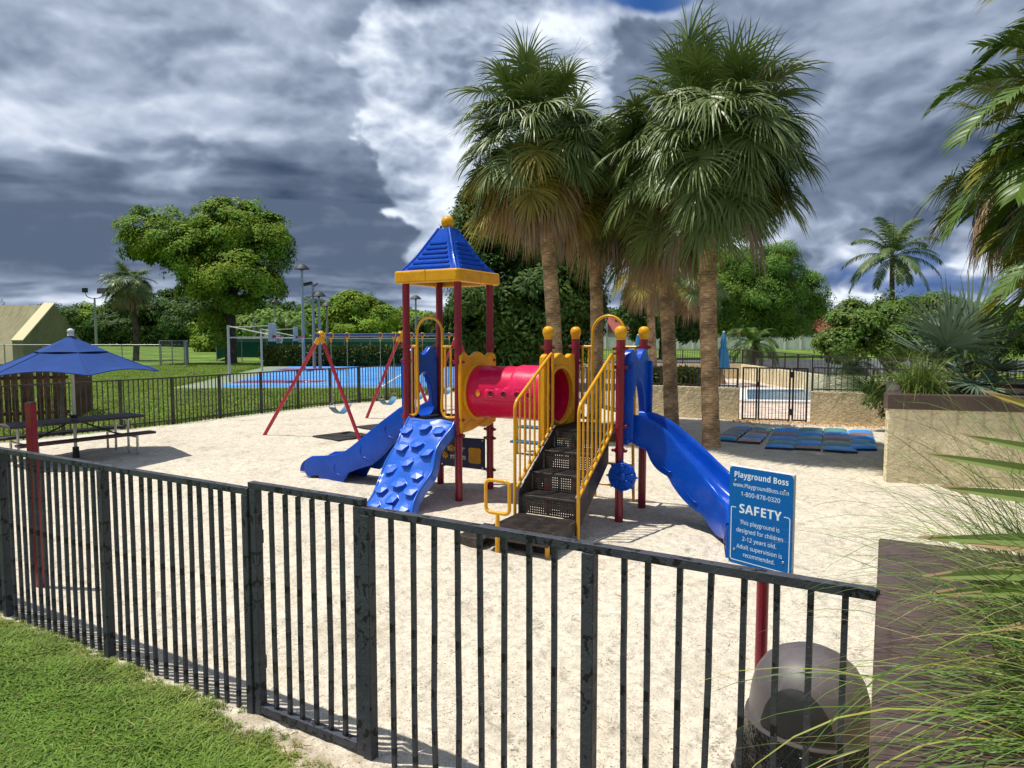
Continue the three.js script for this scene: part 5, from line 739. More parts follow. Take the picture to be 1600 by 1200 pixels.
// houses behind the white wall
{
  const w = thing('boundary_wall', 'long white boundary wall with houses behind it across the lawn', 'wall'), A = [6, 112], B = [62, 100];
  for (let i = 0; i < 26; i++) { const f0 = i / 26, f1 = (i + 1) / 26; part('wall_panel', beam(P(mix(A[0], B[0], f0), mix(A[1], B[1], f0), 0.9), P(mix(A[0], B[0], f1) - 0.1, mix(A[1], B[1], f1), 0.9), 0.15, 1.8), M.fenceWhite, w); part('pier', uprightBox(mix(A[0], B[0], f0), mix(A[1], B[1], f0), 0.3, 1.92), M.houseWhite, w); }
  const house = (label, x, d, turn, W, H, D, R) => { const t = thing('house', label, 'house', P(x, d), turn); part('walls', box(W, H, D, 0, H / 2, 0), M.houseWhite, t); const g = plate([[-D / 2 - 0.6, 0], [D / 2 + 0.6, 0], [0, R]], W + 1.2).rotateY(Math.PI / 2).translate(0, H + 0.01, 0); const rf = part('roof', g, M.roofRed, t); const slope = Math.atan2(R, D / 2 + 0.6); for (let i = 0; i < 9; i++) part('roof_batten', box(0.12, 0.06, Math.hypot(R, D / 2 + 0.6) * 0.96, 0, 0.03, 0).rotateX(slope).translate(mix(-W / 2, W / 2, i / 8), H + R / 2 + 0.02, D / 4 + 0.3), M.roofRed, rf); for (const wx of [-0.3, 0.25]) { const fr = part('window', box(1.5, 1.1, 0.06, W * wx, H * 0.58, D / 2 + 0.02), M.white, t); part('pane', box(1.3, 0.9, 0.02, W * wx, H * 0.58, D / 2 + 0.06), M.dark, fr); } return t; };
  house('white house with red tiled roof seen behind the second palm trunk', 17.0, 122, 0.3, 11, 2.6, 8, 2.6); house('white house with red roof between the middle palms, mostly behind trees', 34.5, 118, -0.2, 10, 2.4, 8, 2.4); house('red roofed white house beside the round bushes on the right', 50.0, 116, 0.25, 12, 2.6, 9, 3.4); house('house at the far right end of the white wall, behind bushes', 70, 120, 0.1, 12, 2.6, 9, 3.0);
  const h = thing('tall_white_house', 'tall plain white house block left of the red roof', 'house', P(13.0, 118)); part('walls', box(5.2, 5.4, 6, 0, 2.7, 0), M.houseWhite, h); part('parapet', box(5.4, 0.25, 6.2, 0, 5.52, 0), M.fenceWhite, h); const wn = part('window', box(1.2, 0.9, 0.06, -0.9, 1.9, 3.02), M.white, h); part('pane', box(1.0, 0.7, 0.02, -0.9, 1.9, 3.06), M.dark, wn);
}
// ---------------------------------------------------------------- leaves and fronds
function ribbon(pos, idx, pts, widths, sides) {                        // a leaf blade: centre points, half widths, side directions
  const o = pos.length / 3; pts.forEach((p, i) => { const s = sides[i], w = widths[i]; pos.push(p.x - s.x * w, p.y - s.y * w, p.z - s.z * w, p.x + s.x * w, p.y + s.y * w, p.z + s.z * w); });
  for (let i = 0; i < pts.length - 1; i++) { const a = o + 2 * i; idx.push(a, a + 1, a + 2, a + 1, a + 3, a + 2); }
}
function geoOf(pos, idx) { const g = new THREE.BufferGeometry(); g.setAttribute('position', new THREE.Float32BufferAttribute(pos, 3)); g.setIndex(idx); g.computeVertexNormals(); return g; }
const down = V(0, -1, 0);
// fan leaf of a cabbage palm: petiole out from the heart at an elevation, then hanging straps
function fanFrond(seed, elev, o) {
  const r = rng(seed), pos = [], idx = [], e = rad(elev), ax = V(Math.cos(e), Math.sin(e), 0), pet = o.petiole, pts = [], N = 6;
  const hub = V(0, 0, 0); for (let i = 0; i <= N; i++) { const f = i / N; pts.push(V(0, 0, 0).addScaledVector(ax, pet * f).addScaledVector(down, o.sag * pet * f * f * Math.cos(e))); }
  hub.copy(pts[N]); const d = pts[N].clone().sub(pts[N - 1]).normalize().addScaledVector(down, o.hang || 0).normalize(), side = V(0, 0, 1), nrm = side.clone().cross(d).normalize();
  ribbon(pos, idx, pts, pts.map((_, i) => mix(o.pw, o.pw * 0.6, i / N)), pts.map(() => side)); ribbon(pos, idx, pts, pts.map((_, i) => mix(o.pw, o.pw * 0.6, i / N) * 0.6), pts.map(() => nrm));
  const rib = d.clone().multiplyScalar(0.8).addScaledVector(down, 0.75).normalize();
  for (let s = 0; s < o.segs; s++) {
    const f = s / (o.segs - 1) * 2 - 1, a = f * o.spread + (r() - 0.5) * 0.05, along = 0.32 * (1 - Math.abs(f)) * o.len * o.costa;
    const base = hub.clone().addScaledVector(d, along * 0.8).addScaledVector(rib, along * 0.35);
    let dir = d.clone().multiplyScalar(Math.cos(a)).addScaledVector(side, Math.sin(a)).addScaledVector(nrm, o.fold * Math.abs(f) + 0.10 + (r() - 0.5) * o.mess).normalize();
    const len = o.len * (1 - 0.28 * f * f) * (0.85 + r() * 0.25), K = o.k || 5, droop = o.droop * (0.7 + 0.6 * r()), p = [base.clone()], ds = [dir.clone()];
    for (let i = 1; i <= K; i++) { const t = i / K; dir = dir.clone().addScaledVector(down, droop * t * (1.6 / K)).addScaledVector(V(r() - 0.5, r() - 0.5, r() - 0.5), o.mess * 0.35).normalize(); p.push(p[i - 1].clone().addScaledVector(dir, len / K)); ds.push(dir); }
    const tw = (r() - 0.5) * o.twist; const sd = ds.map((q) => { const b = nrm.clone().cross(q); if (b.lengthSq() < 0.02) b.copy(side); return b.normalize().applyAxisAngle(q, tw); });
    const w = o.w * (0.8 + r() * 0.4); ribbon(pos, idx, p, p.map((_, i) => w * [0.55, 1, 0.9, 0.7, 0.42, 0.04, 0.02][Math.round((i / K) * 5)]), sd);
  }
  return geoOf(pos, idx);
}
// feather leaf: curved rachis with two rows of leaflets
function featherFrond(seed, elev, o) {
  const r = rng(seed), pos = [], idx = [], pts = [], N = 18; let d = V(Math.cos(rad(elev)), Math.sin(rad(elev)), 0), p = V(0, 0, 0);
  for (let i = 0; i <= N; i++) { pts.push(p.clone()); d = d.clone().addScaledVector(down, o.curve / N * (0.4 + 1.2 * i / N)).normalize(); p = p.clone().addScaledVector(d, o.len / N); }
  const c = new THREE.CatmullRomCurve3(pts), rp = c.getPoints(24), side = V(0, 0, 1); const tang = (t) => c.getTangent(clamp(t, 0.001, 0.999));
  ribbon(pos, idx, rp, rp.map((_, i) => mix(o.rw, 0.004, i / 24)), rp.map(() => side)); ribbon(pos, idx, rp, rp.map((_, i) => mix(o.rw, 0.004, i / 24) * 0.8), rp.map((_, i) => tang(i / 24).cross(side).normalize()));
  for (let s = 0; s < o.pairs; s++) for (const q of [-1, 1]) {
    const t = mix(o.bare, 0.995, (s + r() * 0.6) / o.pairs), b = c.getPoint(t), tg = tang(t), up = side.clone().cross(tg).normalize().multiplyScalar(1), L0 = o.leaf * Math.pow(Math.sin(Math.PI * mix(0.16, 0.93, (t - o.bare) / (1 - o.bare))), 0.6) * (0.85 + 0.3 * r());
    let dir = tg.clone().multiplyScalar(mix(0.35, 1.1, t) + (r() - 0.5) * 0.2).addScaledVector(side, q).addScaledVector(up, o.vee + (r() - 0.5) * 0.25).normalize(); const K = 4, lp = [b], ds = [dir];
    for (let i = 1; i <= K; i++) { dir = dir.clone().addScaledVector(down, o.droop * (i / K) * 0.55).normalize(); lp.push(lp[i - 1].clone().addScaledVector(dir, L0 / K)); ds.push(dir); }
    ribbon(pos, idx, lp, lp.map((_, i) => o.w * [0.6, 1, 0.85, 0.55, 0.05][i]), ds.map((z) => tg.clone().addScaledVector(z, -tg.dot(z)).normalize().applyAxisAngle(z, (r() - 0.5) * 0.5)));
  }
  return geoOf(pos, idx);
}
function palmTrunk(parent, pts, r0, r1, m, name = 'trunk', flare = 1.3, seed = 1) {
  const c = new THREE.CatmullRomCurve3(pts), N = 90, S = 28, pos = [], idx = [], uv = [], len = c.getLength();
  for (let i = 0; i <= N; i++) { const t = i / N, q = c.getPointAt(t), tg = c.getTangentAt(t), x = V(1, 0, 0).addScaledVector(tg, -tg.x).normalize(), z = tg.clone().cross(x), h = t * len; let r = mix(r0, r1, t) * (1 + (flare - 1) * Math.exp(-h / 0.35)); r *= 1 + 0.018 * Math.sin(h * 62 + fbm(h, seed, 1, 2) * 5) + 0.05 * fbm(h * 1.4, seed, 4, 3);
    for (let k = 0; k <= S; k++) { const a = (k / S) * 6.28319, rr = r * (1 + 0.05 * fbm(Math.cos(a) * 2 + seed, Math.sin(a) * 2, h * 2, 3)); const w = q.clone().addScaledVector(x, Math.cos(a) * rr).addScaledVector(z, Math.sin(a) * rr); pos.push(w.x, w.y, w.z); uv.push((k / S) * 1, h * 0.9 + seed * 0.37); } }
  for (let i = 0; i < N; i++) for (let k = 0; k < S; k++) { const a = i * (S + 1) + k; idx.push(a, a + S + 1, a + 1, a + 1, a + S + 1, a + S + 2); }
  const g = geoOf(pos, idx); g.setAttribute('uv', new THREE.Float32BufferAttribute(uv, 2)); return part(name, g, m, parent);
}
// shared frond shapes by elevation
const sabalOpt = { petiole: 1.28, sag: 0.16, pw: 0.016, segs: 42, spread: 2.35, costa: 0.9, len: 0.80, fold: 0.22, droop: 1.15, mess: 0.17, twist: 1.3, w: 0.019, hang: 0.65 };
const sabalE = [82, 66, 50, 34, 18, 2, -14, -30, -46, -62], sabalSet = sabalE.map((e, i) => [0, 1, 2].map((k) => fanFrond(100 + i * 7 + k, e, { ...sabalOpt, hang: [0.1, 0.15, 0.25, 0.4, 0.55, 0.7, 0.7, 0.6, 0.45, 0.3][i], droop: sabalOpt.droop * [0.7, 0.8, 0.9, 1, 1, 1, 1, 0.9, 0.8, 0.7][i] })));
const deadOpt = { ...sabalOpt, hang: 0.3, petiole: 0.85, len: 1.05, droop: 3.2, mess: 0.34, segs: 30, w: 0.015, spread: 1.5, sag: 0.25, twist: 2.5 };
const deadE = [-34, -50, -64, -76], deadSet = deadE.map((e, i) => [0, 1].map((k) => fanFrond(300 + i * 7 + k, e, deadOpt)));
function sabal(label, o) {
  const t = thing('cabbage_palm', label, 'palm tree', o.base), r = rng(o.seed), B = o.base, top = o.heart.clone().sub(B);
  const mid = (f, dx, dz) => V(top.x * f + dx, top.y * f, top.z * f + dz); palmTrunk(t, [V(0, -0.15, 0), mid(0.3, o.bow || 0, 0), mid(0.65, (o.bow || 0) * 0.8, 0), top.clone().setY(top.y - 0.1)], o.r, o.r * (o.taper || 0.92), o.trunkMat || M.trunk, 'trunk', o.flare || 1.15, o.seed);
  const put = (set, E, e, m, name, sc) => { let b = 0; E.forEach((x, i) => { if (Math.abs(x - e) < Math.abs(E[b] - e)) b = i; }); const f = shared(name, set[b][Math.floor(r() * set[b].length)], m, t, top.clone().add(V((r() - 0.5) * 0.12, (r() - 0.5) * o.tall, (r() - 0.5) * 0.12))); f.rotation.set((r() - 0.5) * 0.5, r() * 6.283, rad(e - E[b])); f.rotation.order = 'YXZ'; f.scale.setScalar(sc * o.size); return f; };
  for (let i = 0; i < o.green; i++) { const u = (i + 0.5) / o.green, e = (Math.asin(mix(0.995, Math.sin(rad(o.low)), Math.pow(u, 0.92))) * 180) / Math.PI + (r() - 0.5) * 26; put(sabalSet, sabalE, e, u > 0.72 && r() < o.yellow ? L.palmYellow : L.palm, 'frond', 0.50 + 0.62 * Math.sqrt(r())); }
  for (let i = 0; i < o.dead; i++) put(deadSet, deadE, mix(-36, -78, r()), r() < 0.35 ? L.palmGrey : L.palmDead, 'dead_frond', 0.85 + r() * 0.35);
  for (let i = 0; i < (o.sprays || 0); i++) {                             // old flower stalks, thin and branched
    const pos = [], idx = [], a = r() * 6.283, e = mix(0.2, 1.2, r()); let d = V(Math.cos(a) * Math.cos(e), Math.sin(e), Math.sin(a) * Math.cos(e)), p = top.clone().addScaledVector(d, 0.9 * o.size); const side = d.clone().cross(V(0, 1, 0)).normalize();
    for (let b = 0; b < 11; b++) { let q = p.clone().addScaledVector(d, 0.1 * b * o.size), w = d.clone().addScaledVector(side, (r() - 0.5) * 1.2).addScaledVector(V(0, 1, 0), 0.3 * (r() - 0.3)).normalize(); const pts = [q]; for (let k = 1; k <= 6; k++) { w = w.clone().addScaledVector(down, 0.16).addScaledVector(V(r() - 0.5, r() - 0.5, r() - 0.5), 0.2).normalize(); q = q.clone().addScaledVector(w, 0.13 * o.size); pts.push(q); } ribbon(pos, idx, pts, pts.map((_, k) => mix(0.006, 0.003, k / 6)), pts.map(() => side)); }
    part('flower_stalk', geoOf(pos, idx), L.palmGrey, t);
  }
  // leaf bases under the crown
  const boots = []; for (let i = 0; i < 26; i++) { const a = i * 2.4, y = top.y - 0.15 - i * 0.03 * (o.boots || 1), q = V(top.x * (y / top.y), y, top.z * (y / top.y)); boots.push(rod(q.clone().add(V(Math.cos(a) * o.r * 0.8, 0, Math.sin(a) * o.r * 0.8)), q.clone().add(V(Math.cos(a) * (o.r + 0.16), 0.26, Math.sin(a) * (o.r + 0.16))), 0.045, 0.02, 5)); } part('leaf_bases', boots, M.bark, t);
  return t;
}
sabal('tall palm with the fullest green crown, front right of the group', { base: P(4.321, 15.092), heart: P(4.1, 15.1, 6.5), r: 0.185, green: 260, low: -56, yellow: 0.22, dead: 6, size: 1.12, tall: 1.0, seed: 11, sprays: 4, bow: -0.03, flare: 1.1 });
sabal('palm directly behind the fullest one, its browner lower crown hanging to the left', { base: P(4.123, 18.006), heart: P(3.75, 18.0, 5.75), r: 0.185, green: 120, low: -50, yellow: 0.6, dead: 24, size: 1.02, tall: 0.7, seed: 12, bow: 0.02 });
sabal('palm left of the group with a shaggy skirt of yellow and brown dead leaves', { base: P(1.04, 17.0), heart: P(0.62, 17.0, 6.95), r: 0.185, green: 185, low: -54, yellow: 0.75, dead: 48, size: 1.02, tall: 1.0, seed: 13, sprays: 9, bow: 0.12 });
sabal('palm between the shaggy palm and the fullest palm, trunk behind the yellow arch', { base: P(2.13, 18.5), heart: P(2.05, 18.5, 6.55), r: 0.175, green: 130, low: -50, yellow: 0.6, dead: 36, size: 1.0, tall: 0.9, seed: 14, sprays: 5, bow: 0.12 });
// farther palms with thin crowns
sabal('slim palm behind the group with a pale straight trunk and small brownish crown', { base: P(6.1, 30), heart: P(5.75, 30, 5.3), r: 0.17, green: 34, low: -50, yellow: 0.7, dead: 26, size: 0.9, tall: 0.5, seed: 15 });
sabal('slim leaning palm behind the tallest trunk, crown of dead leaves', { base: P(10.2, 34), heart: P(8.6, 34, 5.3), r: 0.2, green: 26, low: -50, yellow: 0.6, dead: 30, size: 0.95, tall: 0.5, seed: 16 });
sabal('lone slim palm on the far left lawn beside the floodlight', { base: P(-34.2, 64), heart: P(-34.6, 64, 6.9), r: 0.26, green: 95, low: -45, yellow: 0.3, dead: 26, size: 1.15, tall: 0.5, seed: 17, bow: 0.25, trunkMat: M.bark });
sabal('fan palm with a shaggy brown skirt at the right edge, behind the silver palm', { base: P(10.3, 13.6), heart: P(9.72, 13.4, 5.75), r: 0.2, green: 44, low: -30, yellow: 0.5, dead: 58, size: 0.92, tall: 0.8, seed: 18, trunkMat: M.bark });

// feather palms
const cocoSet = [70, 48, 28, 8, -14].map((e, i) => featherFrond(500 + i, e, { len: 3.3, curve: 1.5, pairs: 46, leaf: 0.75, w: 0.028, droop: 0.85, vee: 0.15, bare: 0.16, rw: 0.03 }));
{
  const t = thing('coconut_palm', 'coconut palm rising behind the round bushes on the right', 'palm tree', P(24.6, 46)), top = V(0, 7.4, 0), r = rng(61); palmTrunk(t, [V(0.5, -0.1, 0), V(0.2, 3, 0), V(0.05, 5.5, 0), V(0, 7.3, 0)], 0.2, 0.14, M.bark, 'trunk', 1.5, 3);
  for (let i = 0; i < 25; i++) { const f = shared('frond', cocoSet[Math.min(4, Math.floor(i / 5))], L.coconut, t, top); f.rotation.set(0, i * 2.4 + r() * 0.6, (r() - 0.5) * 0.2); f.rotation.order = 'YXZ'; f.scale.setScalar(0.8 + r() * 0.25); }
  part('spear_leaf', rod(top, top.clone().add(V(0.02, 2.9, 0)), 0.04, 0.006, 6), L.coconut, t); part('flower_stalk', curveTube([top, V(-0.25, 7.5, 0.3), V(-0.35, 7.0, 0.5)], 0.04), L.palmYellow, t);
}
const dateSet = [62, 40, 18, -5].map((e, i) => featherFrond(540 + i, e, { len: 1.75, curve: 2.1, pairs: 40, leaf: 0.34, w: 0.013, droop: 0.35, vee: 0.3, bare: 0.12, rw: 0.014 }));
function datePalm(label, x, d, h, s, seed) { const t = thing('date_palm', label, 'palm tree', P(x, d)), r = rng(seed); palmTrunk(t, [V(0.1, -0.1, 0), V(0, h * 0.5, 0), V(0, h, 0)], 0.16, 0.14, M.bark, 'trunk', 1.3, seed); for (let i = 0; i < 40; i++) { const f = shared('frond', dateSet[Math.min(3, Math.floor(i / 10))], L.pinnate, t, V(0, h, 0)); f.rotation.set(0, i * 2.4 + r(), (r() - 0.5) * 0.2); f.rotation.order = 'YXZ'; f.scale.setScalar(s * (0.85 + r() * 0.3)); } }
datePalm('small bright green date palm beside the closed blue umbrella', 14.7, 43, 1.75, 1.12, 71); datePalm('low date palm in front of the grey road, right of the gate', 17.2, 35.5, 0.7, 0.8, 72); datePalm('small palm in front of the tree line behind the hoops', -22.5, 70, 2.3, 2.0, 73);
// areca clump hanging in at the upper right
{
  const set = [72, 50, 30, 10, -12].map((e, i) => [0, 1].map((k) => featherFrond(580 + i * 2 + k, e, { len: 2.6, curve: 1.75, pairs: 46, leaf: 0.74, w: 0.026, droop: 0.55, vee: 0.45, bare: 0.15, rw: 0.016 })));
  const clump = (label, base, heads, seed) => { const t = thing('feather_palm', label, 'palm tree', base), r = rng(seed); for (const [x, y, z, n, a0] of heads) { const top = V(x, y, z); palmTrunk(t, [V(x * 0.4, -0.1, z * 0.4), V(x * 0.8, y * 0.5, z * 0.8), top], 0.07, 0.055, M.stemPalm || L.stem, 'trunk', 1.2, seed + n); for (let i = 0; i < n; i++) { const q = Math.min(4, Math.floor((i / n) * 5)), f = shared('frond', set[q][i % 2], r() < 0.3 ? L.pinnateYellow : L.pinnate, t, top); f.rotation.set(0, a0 + i * 2.4 + r() * 0.7, (r() - 0.5) * 0.25); f.rotation.order = 'YXZ'; f.scale.setScalar(0.82 + r() * 0.3); } } };
  clump('large feather palm clump at the upper right edge with arching green fronds', P(9.35, 11.6), [[0.3, 6.0, 0, 18, 0.3], [-0.25, 5.35, 0.5, 18, 1.1], [0.6, 7.3, 0.3, 15, 2.0], [0.15, 4.75, 0.9, 16, 0.8], [0.9, 5.4, 1.2, 14, 2.6], [0.2, 5.7, 1.1, 15, 0.1], [0.5, 6.6, 0.9, 16, 1.6], [0.45, 4.2, 0.4, 14, 2.2], [0.25, 3.5, 0.8, 14, 0.9], [0.7, 2.9, 0.4, 13, 1.9]], 91);
}
// silver fan palm in the far planter
{
  const o = { petiole: 0.62, sag: 0.05, pw: 0.022, segs: 44, spread: 2.25, costa: 0.25, len: 1.16, fold: 0.36, droop: 0.16, mess: 0.10, twist: 1.1, w: 0.030 }, set = [75, 52, 30, 8, -18].map((e, i) => fanFrond(700 + i, e, o));
  const t = thing('silver_fan_palm', 'silver green fan palm with stiff round leaves growing in the far planter', 'palm tree', P(7.95, 12.35, 1.42)); palmTrunk(t, [V(0.1, -0.1, 0), V(0.02, 0.2, 0), V(-0.06, 0.42, 0)], 0.10, 0.08, M.bark, 'trunk', 1.3, 4);
  [[0, 2.9, 0.95], [1, 3.5, 0.95], [0, 0.5, 1.0], [1, 1.5, 0.9], [2, 2.4, 0.8], [3, 5.5, 0.8], [4, 4.6, 0.72], [3, 1.2, 0.85]].forEach(([k, a, s]) => { const f = shared('frond', set[k], L.bismarck, t, V(-0.05, 0.4, 0)); f.rotation.set(0, a, 0); f.scale.setScalar(s); });
  const stubs = []; for (let i = 0; i < 8; i++) { const a = i * 0.9; stubs.push(rod(V(0, 0.15, 0), V(Math.cos(a) * 0.35, 0.42, Math.sin(a) * 0.35), 0.03, 0.015, 5)); } part('leaf_bases', stubs, L.palmYellow, t);
}
// arching grasses
function grassClump(label, base, n, len, w, seed, o = {}) {
  const pos = [], idx = [], col = [], r = rng(seed); for (let i = 0; i < n; i++) { const a = o.dir !== undefined ? o.dir + (r() - 0.5) * o.fan : r() * 6.283, e = mix(o.e0 ?? 0.5, o.e1 ?? 1.45, Math.sqrt(r())); let d = V(Math.cos(a) * Math.cos(e), Math.sin(e), Math.sin(a) * Math.cos(e)), p = V((r() - 0.5) * (o.spreadX ?? 0.3), 0, (r() - 0.5) * (o.spreadZ ?? 0.3)); const L0 = len * (0.55 + 0.6 * r()), K = 10, pts = [p], cv = (o.curve ?? 1.5) * (0.5 + r()); for (let k = 1; k <= K; k++) { d = d.clone().addScaledVector(down, cv / K * (0.3 + 1.4 * k / K)).normalize(); p = p.clone().addScaledVector(d, L0 / K); pts.push(p); } const sd = V(-Math.sin(a), 0, Math.cos(a)).applyAxisAngle(d, (r() - 0.5) * 1.5), ww = w * (0.55 + 0.9 * r()); ribbon(pos, idx, pts, pts.map((_, k) => ww * Math.pow(1 - k / K, 0.6)), pts.map(() => sd)); const v = 0.55 + 0.75 * r(), h = r(), c = h < 0.06 ? [0.42, 0.34, 0.16] : h < 0.3 ? [0.30, 0.32, 0.06] : [0.16, 0.27, 0.05]; while (col.length < pos.length) col.push(c[0] * v, c[1] * v, c[2] * v); }
  const t = thing('ornamental_grass', label, 'ornamental grass', base); const bg = geoOf(pos, idx); if (!o.mat) bg.setAttribute('color', new THREE.Float32BufferAttribute(col, 3)); part('blades', bg, o.mat || L.bladeMix, t).userData.kind = 'stuff'; if (o.straw) { const q = grassClumpGeo(o.straw, len * 0.8, w * 0.8, seed + 1, o); part('dry_blades', q, L.straw, t).userData.kind = 'stuff'; } return t;
}
function grassClumpGeo(n, len, w, seed, o) { const pos = [], idx = [], r = rng(seed); for (let i = 0; i < n; i++) { const a = o.dir !== undefined ? o.dir + (r() - 0.5) * o.fan : r() * 6.283, e = mix(0.2, 1.1, r()); let d = V(Math.cos(a) * Math.cos(e), Math.sin(e), Math.sin(a) * Math.cos(e)), p = V((r() - 0.5) * (o.spreadX ?? 0.3), 0, (r() - 0.5) * (o.spreadZ ?? 0.3)); const pts = [p]; for (let k = 1; k <= 8; k++) { d = d.clone().addScaledVector(down, 0.18).normalize(); p = p.clone().addScaledVector(d, len * (0.5 + 0.5 * r()) / 8); pts.push(p); } const sd = V(-Math.sin(a), 0, Math.cos(a)); ribbon(pos, idx, pts, pts.map((_, k) => w * (1 - k / 8)), pts.map(() => sd)); } return geoOf(pos, idx); }
grassClump('arching green grass on the far planter beside the silver palm', P(6.95, 11.95, 1.4), 700, 1.0, 0.006, 31, { straw: 60, spreadX: 0.5, curve: 2.0 });
grassClump('darker wispy grass leaning left off the far planter corner', P(6.55, 12.6, 1.4), 420, 1.15, 0.005, 32, { dir: Math.PI, fan: 2.2, e0: 0.2, e1: 0.9, curve: 1.2, mat: L.treeDark });
grassClump('grass behind the silver palm on the far planter', P(8.6, 12.9, 1.4), 420, 0.95, 0.006, 33, { spreadX: 0.6 });
// the clumps beside the camera: blades reach in from the right over the brown cap
grassClump('fine green grass arching over the near brown cap at the lower right corner', P(1.62, 1.30, 1.36), 1250, 1.05, 0.0036, 34, { dir: Math.PI + 0.1, fan: 2.6, e0: 0.12, e1: 1.25, curve: 1.55, spreadX: 0.35, spreadZ: 0.7, straw: 70 });
grassClump('wispy green grass arching over the end of the near brown cap', P(2.05, 2.15, 1.36), 600, 1.15, 0.0030, 35, { dir: Math.PI - 0.1, fan: 2.4, e0: 0.3, e1: 1.35, curve: 1.3, spreadX: 0.35, spreadZ: 0.6, straw: 40 });
grassClump('thin tall grass at the right edge in front of the cream planter', P(2.65, 3.2, 0.9), 380, 1.35, 0.0028, 36, { dir: Math.PI - 0.1, fan: 1.9, e0: 0.5, e1: 1.35, curve: 1.2, spreadX: 0.4, spreadZ: 0.5 });
// stiff sword leaves reaching in from the right edge
{
  const t = thing('sword_leaf_plant', 'stiff plant with long pointed green leaves, brown tips, reaching in at the right edge', 'plant', P(2.35, 2.15, 1.35)), B = V(2.35, 1.75, -2.15);
  const near = (p) => p.sub(V(0, 2.5, 0)).multiplyScalar(0.84).add(V(0, 2.5, 0)); const leaf = (tip, root, w, m, sag) => { near(tip); near(root); const a = root.clone().sub(B).add(V(0, 0.4, 0)), b = tip.clone().sub(B).add(V(0, 0.4, 0)), K = 14, pts = [], sides = [], ws = [], pos = [], idx = [], dir = b.clone().sub(a).normalize(), s = dir.clone().cross(V(-0.45, 0.5, 0.75)).normalize(), u = s.clone().cross(dir).normalize(); for (let k = 0; k <= K; k++) { const f = k / K; pts.push(a.clone().lerp(b, f).addScaledVector(u, sag * Math.sin(f * Math.PI))); ws.push(w * Math.pow(1 - f, 0.62) * Math.min(1, 0.6 + f * 1.5)); } for (const q of [-1, 1]) { const sd = s.clone().multiplyScalar(q * 0.5).addScaledVector(u, 0.22); const mid = pts.map((p, i) => p.clone().addScaledVector(sd, ws[i])); ribbon(pos, idx, mid, ws.map((x) => x), pts.map(() => sd.clone())); } const f = part('leaf', geoOf(pos, idx), m, t); const tipPts = [b.clone().addScaledVector(dir, -0.07), b.clone().addScaledVector(dir, 0.012)], p2 = [], i2 = []; ribbon(p2, i2, tipPts, [w * 0.33, 0.001], [s, s]); const tm = part('leaf_tip', geoOf(p2, i2), L.palmDead, f); tm.position.y = 0.004; };
  const tips = [[1.60, 2.38, 2.30, L.palmYellow], [1.50, 2.32, 2.16, L.sword], [1.405, 2.27, 1.995, L.sword], [1.33, 2.24, 1.835, L.sword], [1.30, 2.16, 1.735, L.sword], [1.36, 2.1, 1.70, L.blade], [1.34, 2.2, 1.665, L.sword], [1.42, 2.0, 1.63, L.palmDead], [1.44, 2.42, 2.08, L.sword], [1.5, 2.3, 1.80, L.palmDead], [1.47, 2.1, 1.78, L.blade]];
  const r = rng(4); tips.forEach(([x, d, h, m], i) => leaf(P(x, d, h), P(2.33 + r() * 0.1, 2.1 + r() * 0.15, 1.70 + (h - 1.7) * 0.45), i === 5 || i === 10 ? 0.02 : 0.036 + r() * 0.010, m, 0.03 + r() * 0.03));
}
// ---------------------------------------------------------------- broadleaf trees
function leafCluster(seed, n, R, len, w, droop = 0.3) {
  const r = rng(seed), pos = [], idx = []; for (let i = 0; i < n; i++) { const a = r() * 6.283, e = (r() - 0.35) * 2.2, rr = R * Math.cbrt(r()); const p = V(Math.cos(a) * Math.cos(e), Math.sin(e) * 0.7, Math.sin(a) * Math.cos(e)).multiplyScalar(rr), d = V(Math.cos(a + (r() - 0.5) * 1.6), (r() - 0.5) * 0.9 - droop * 0.4, Math.sin(a + (r() - 0.5) * 1.6)).normalize(), s = d.clone().cross(V((r() - 0.5) * 0.9, 1, (r() - 0.5) * 0.9)).normalize(), L0 = len * (0.7 + 0.6 * r()), W0 = w * (0.75 + 0.5 * r()); const p1 = p.clone().addScaledVector(d, L0 * 0.5), p2 = p1.clone().addScaledVector(d, L0 * 0.5).addScaledVector(down, L0 * droop); ribbon(pos, idx, [p, p1, p2], [W0 * 0.15, W0, W0 * 0.08], [s, s, s]); }
  return geoOf(pos, idx);
}
const clusters = { big: [0, 1, 2].map((i) => leafCluster(900 + i, 26, 0.55, 0.34, 0.075, 0.45)), med: [0, 1].map((i) => leafCluster(910 + i, 24, 0.42, 0.22, 0.055, 0.25)), far: [0, 1].map((i) => leafCluster(920 + i, 22, 0.85, 0.5, 0.16, 0.3)), small: [0, 1].map((i) => leafCluster(930 + i, 22, 0.17, 0.085, 0.024, 0.2)), fine: [0, 1].map((i) => leafCluster(940 + i, 30, 0.5, 0.22, 0.035, 0.4)) };
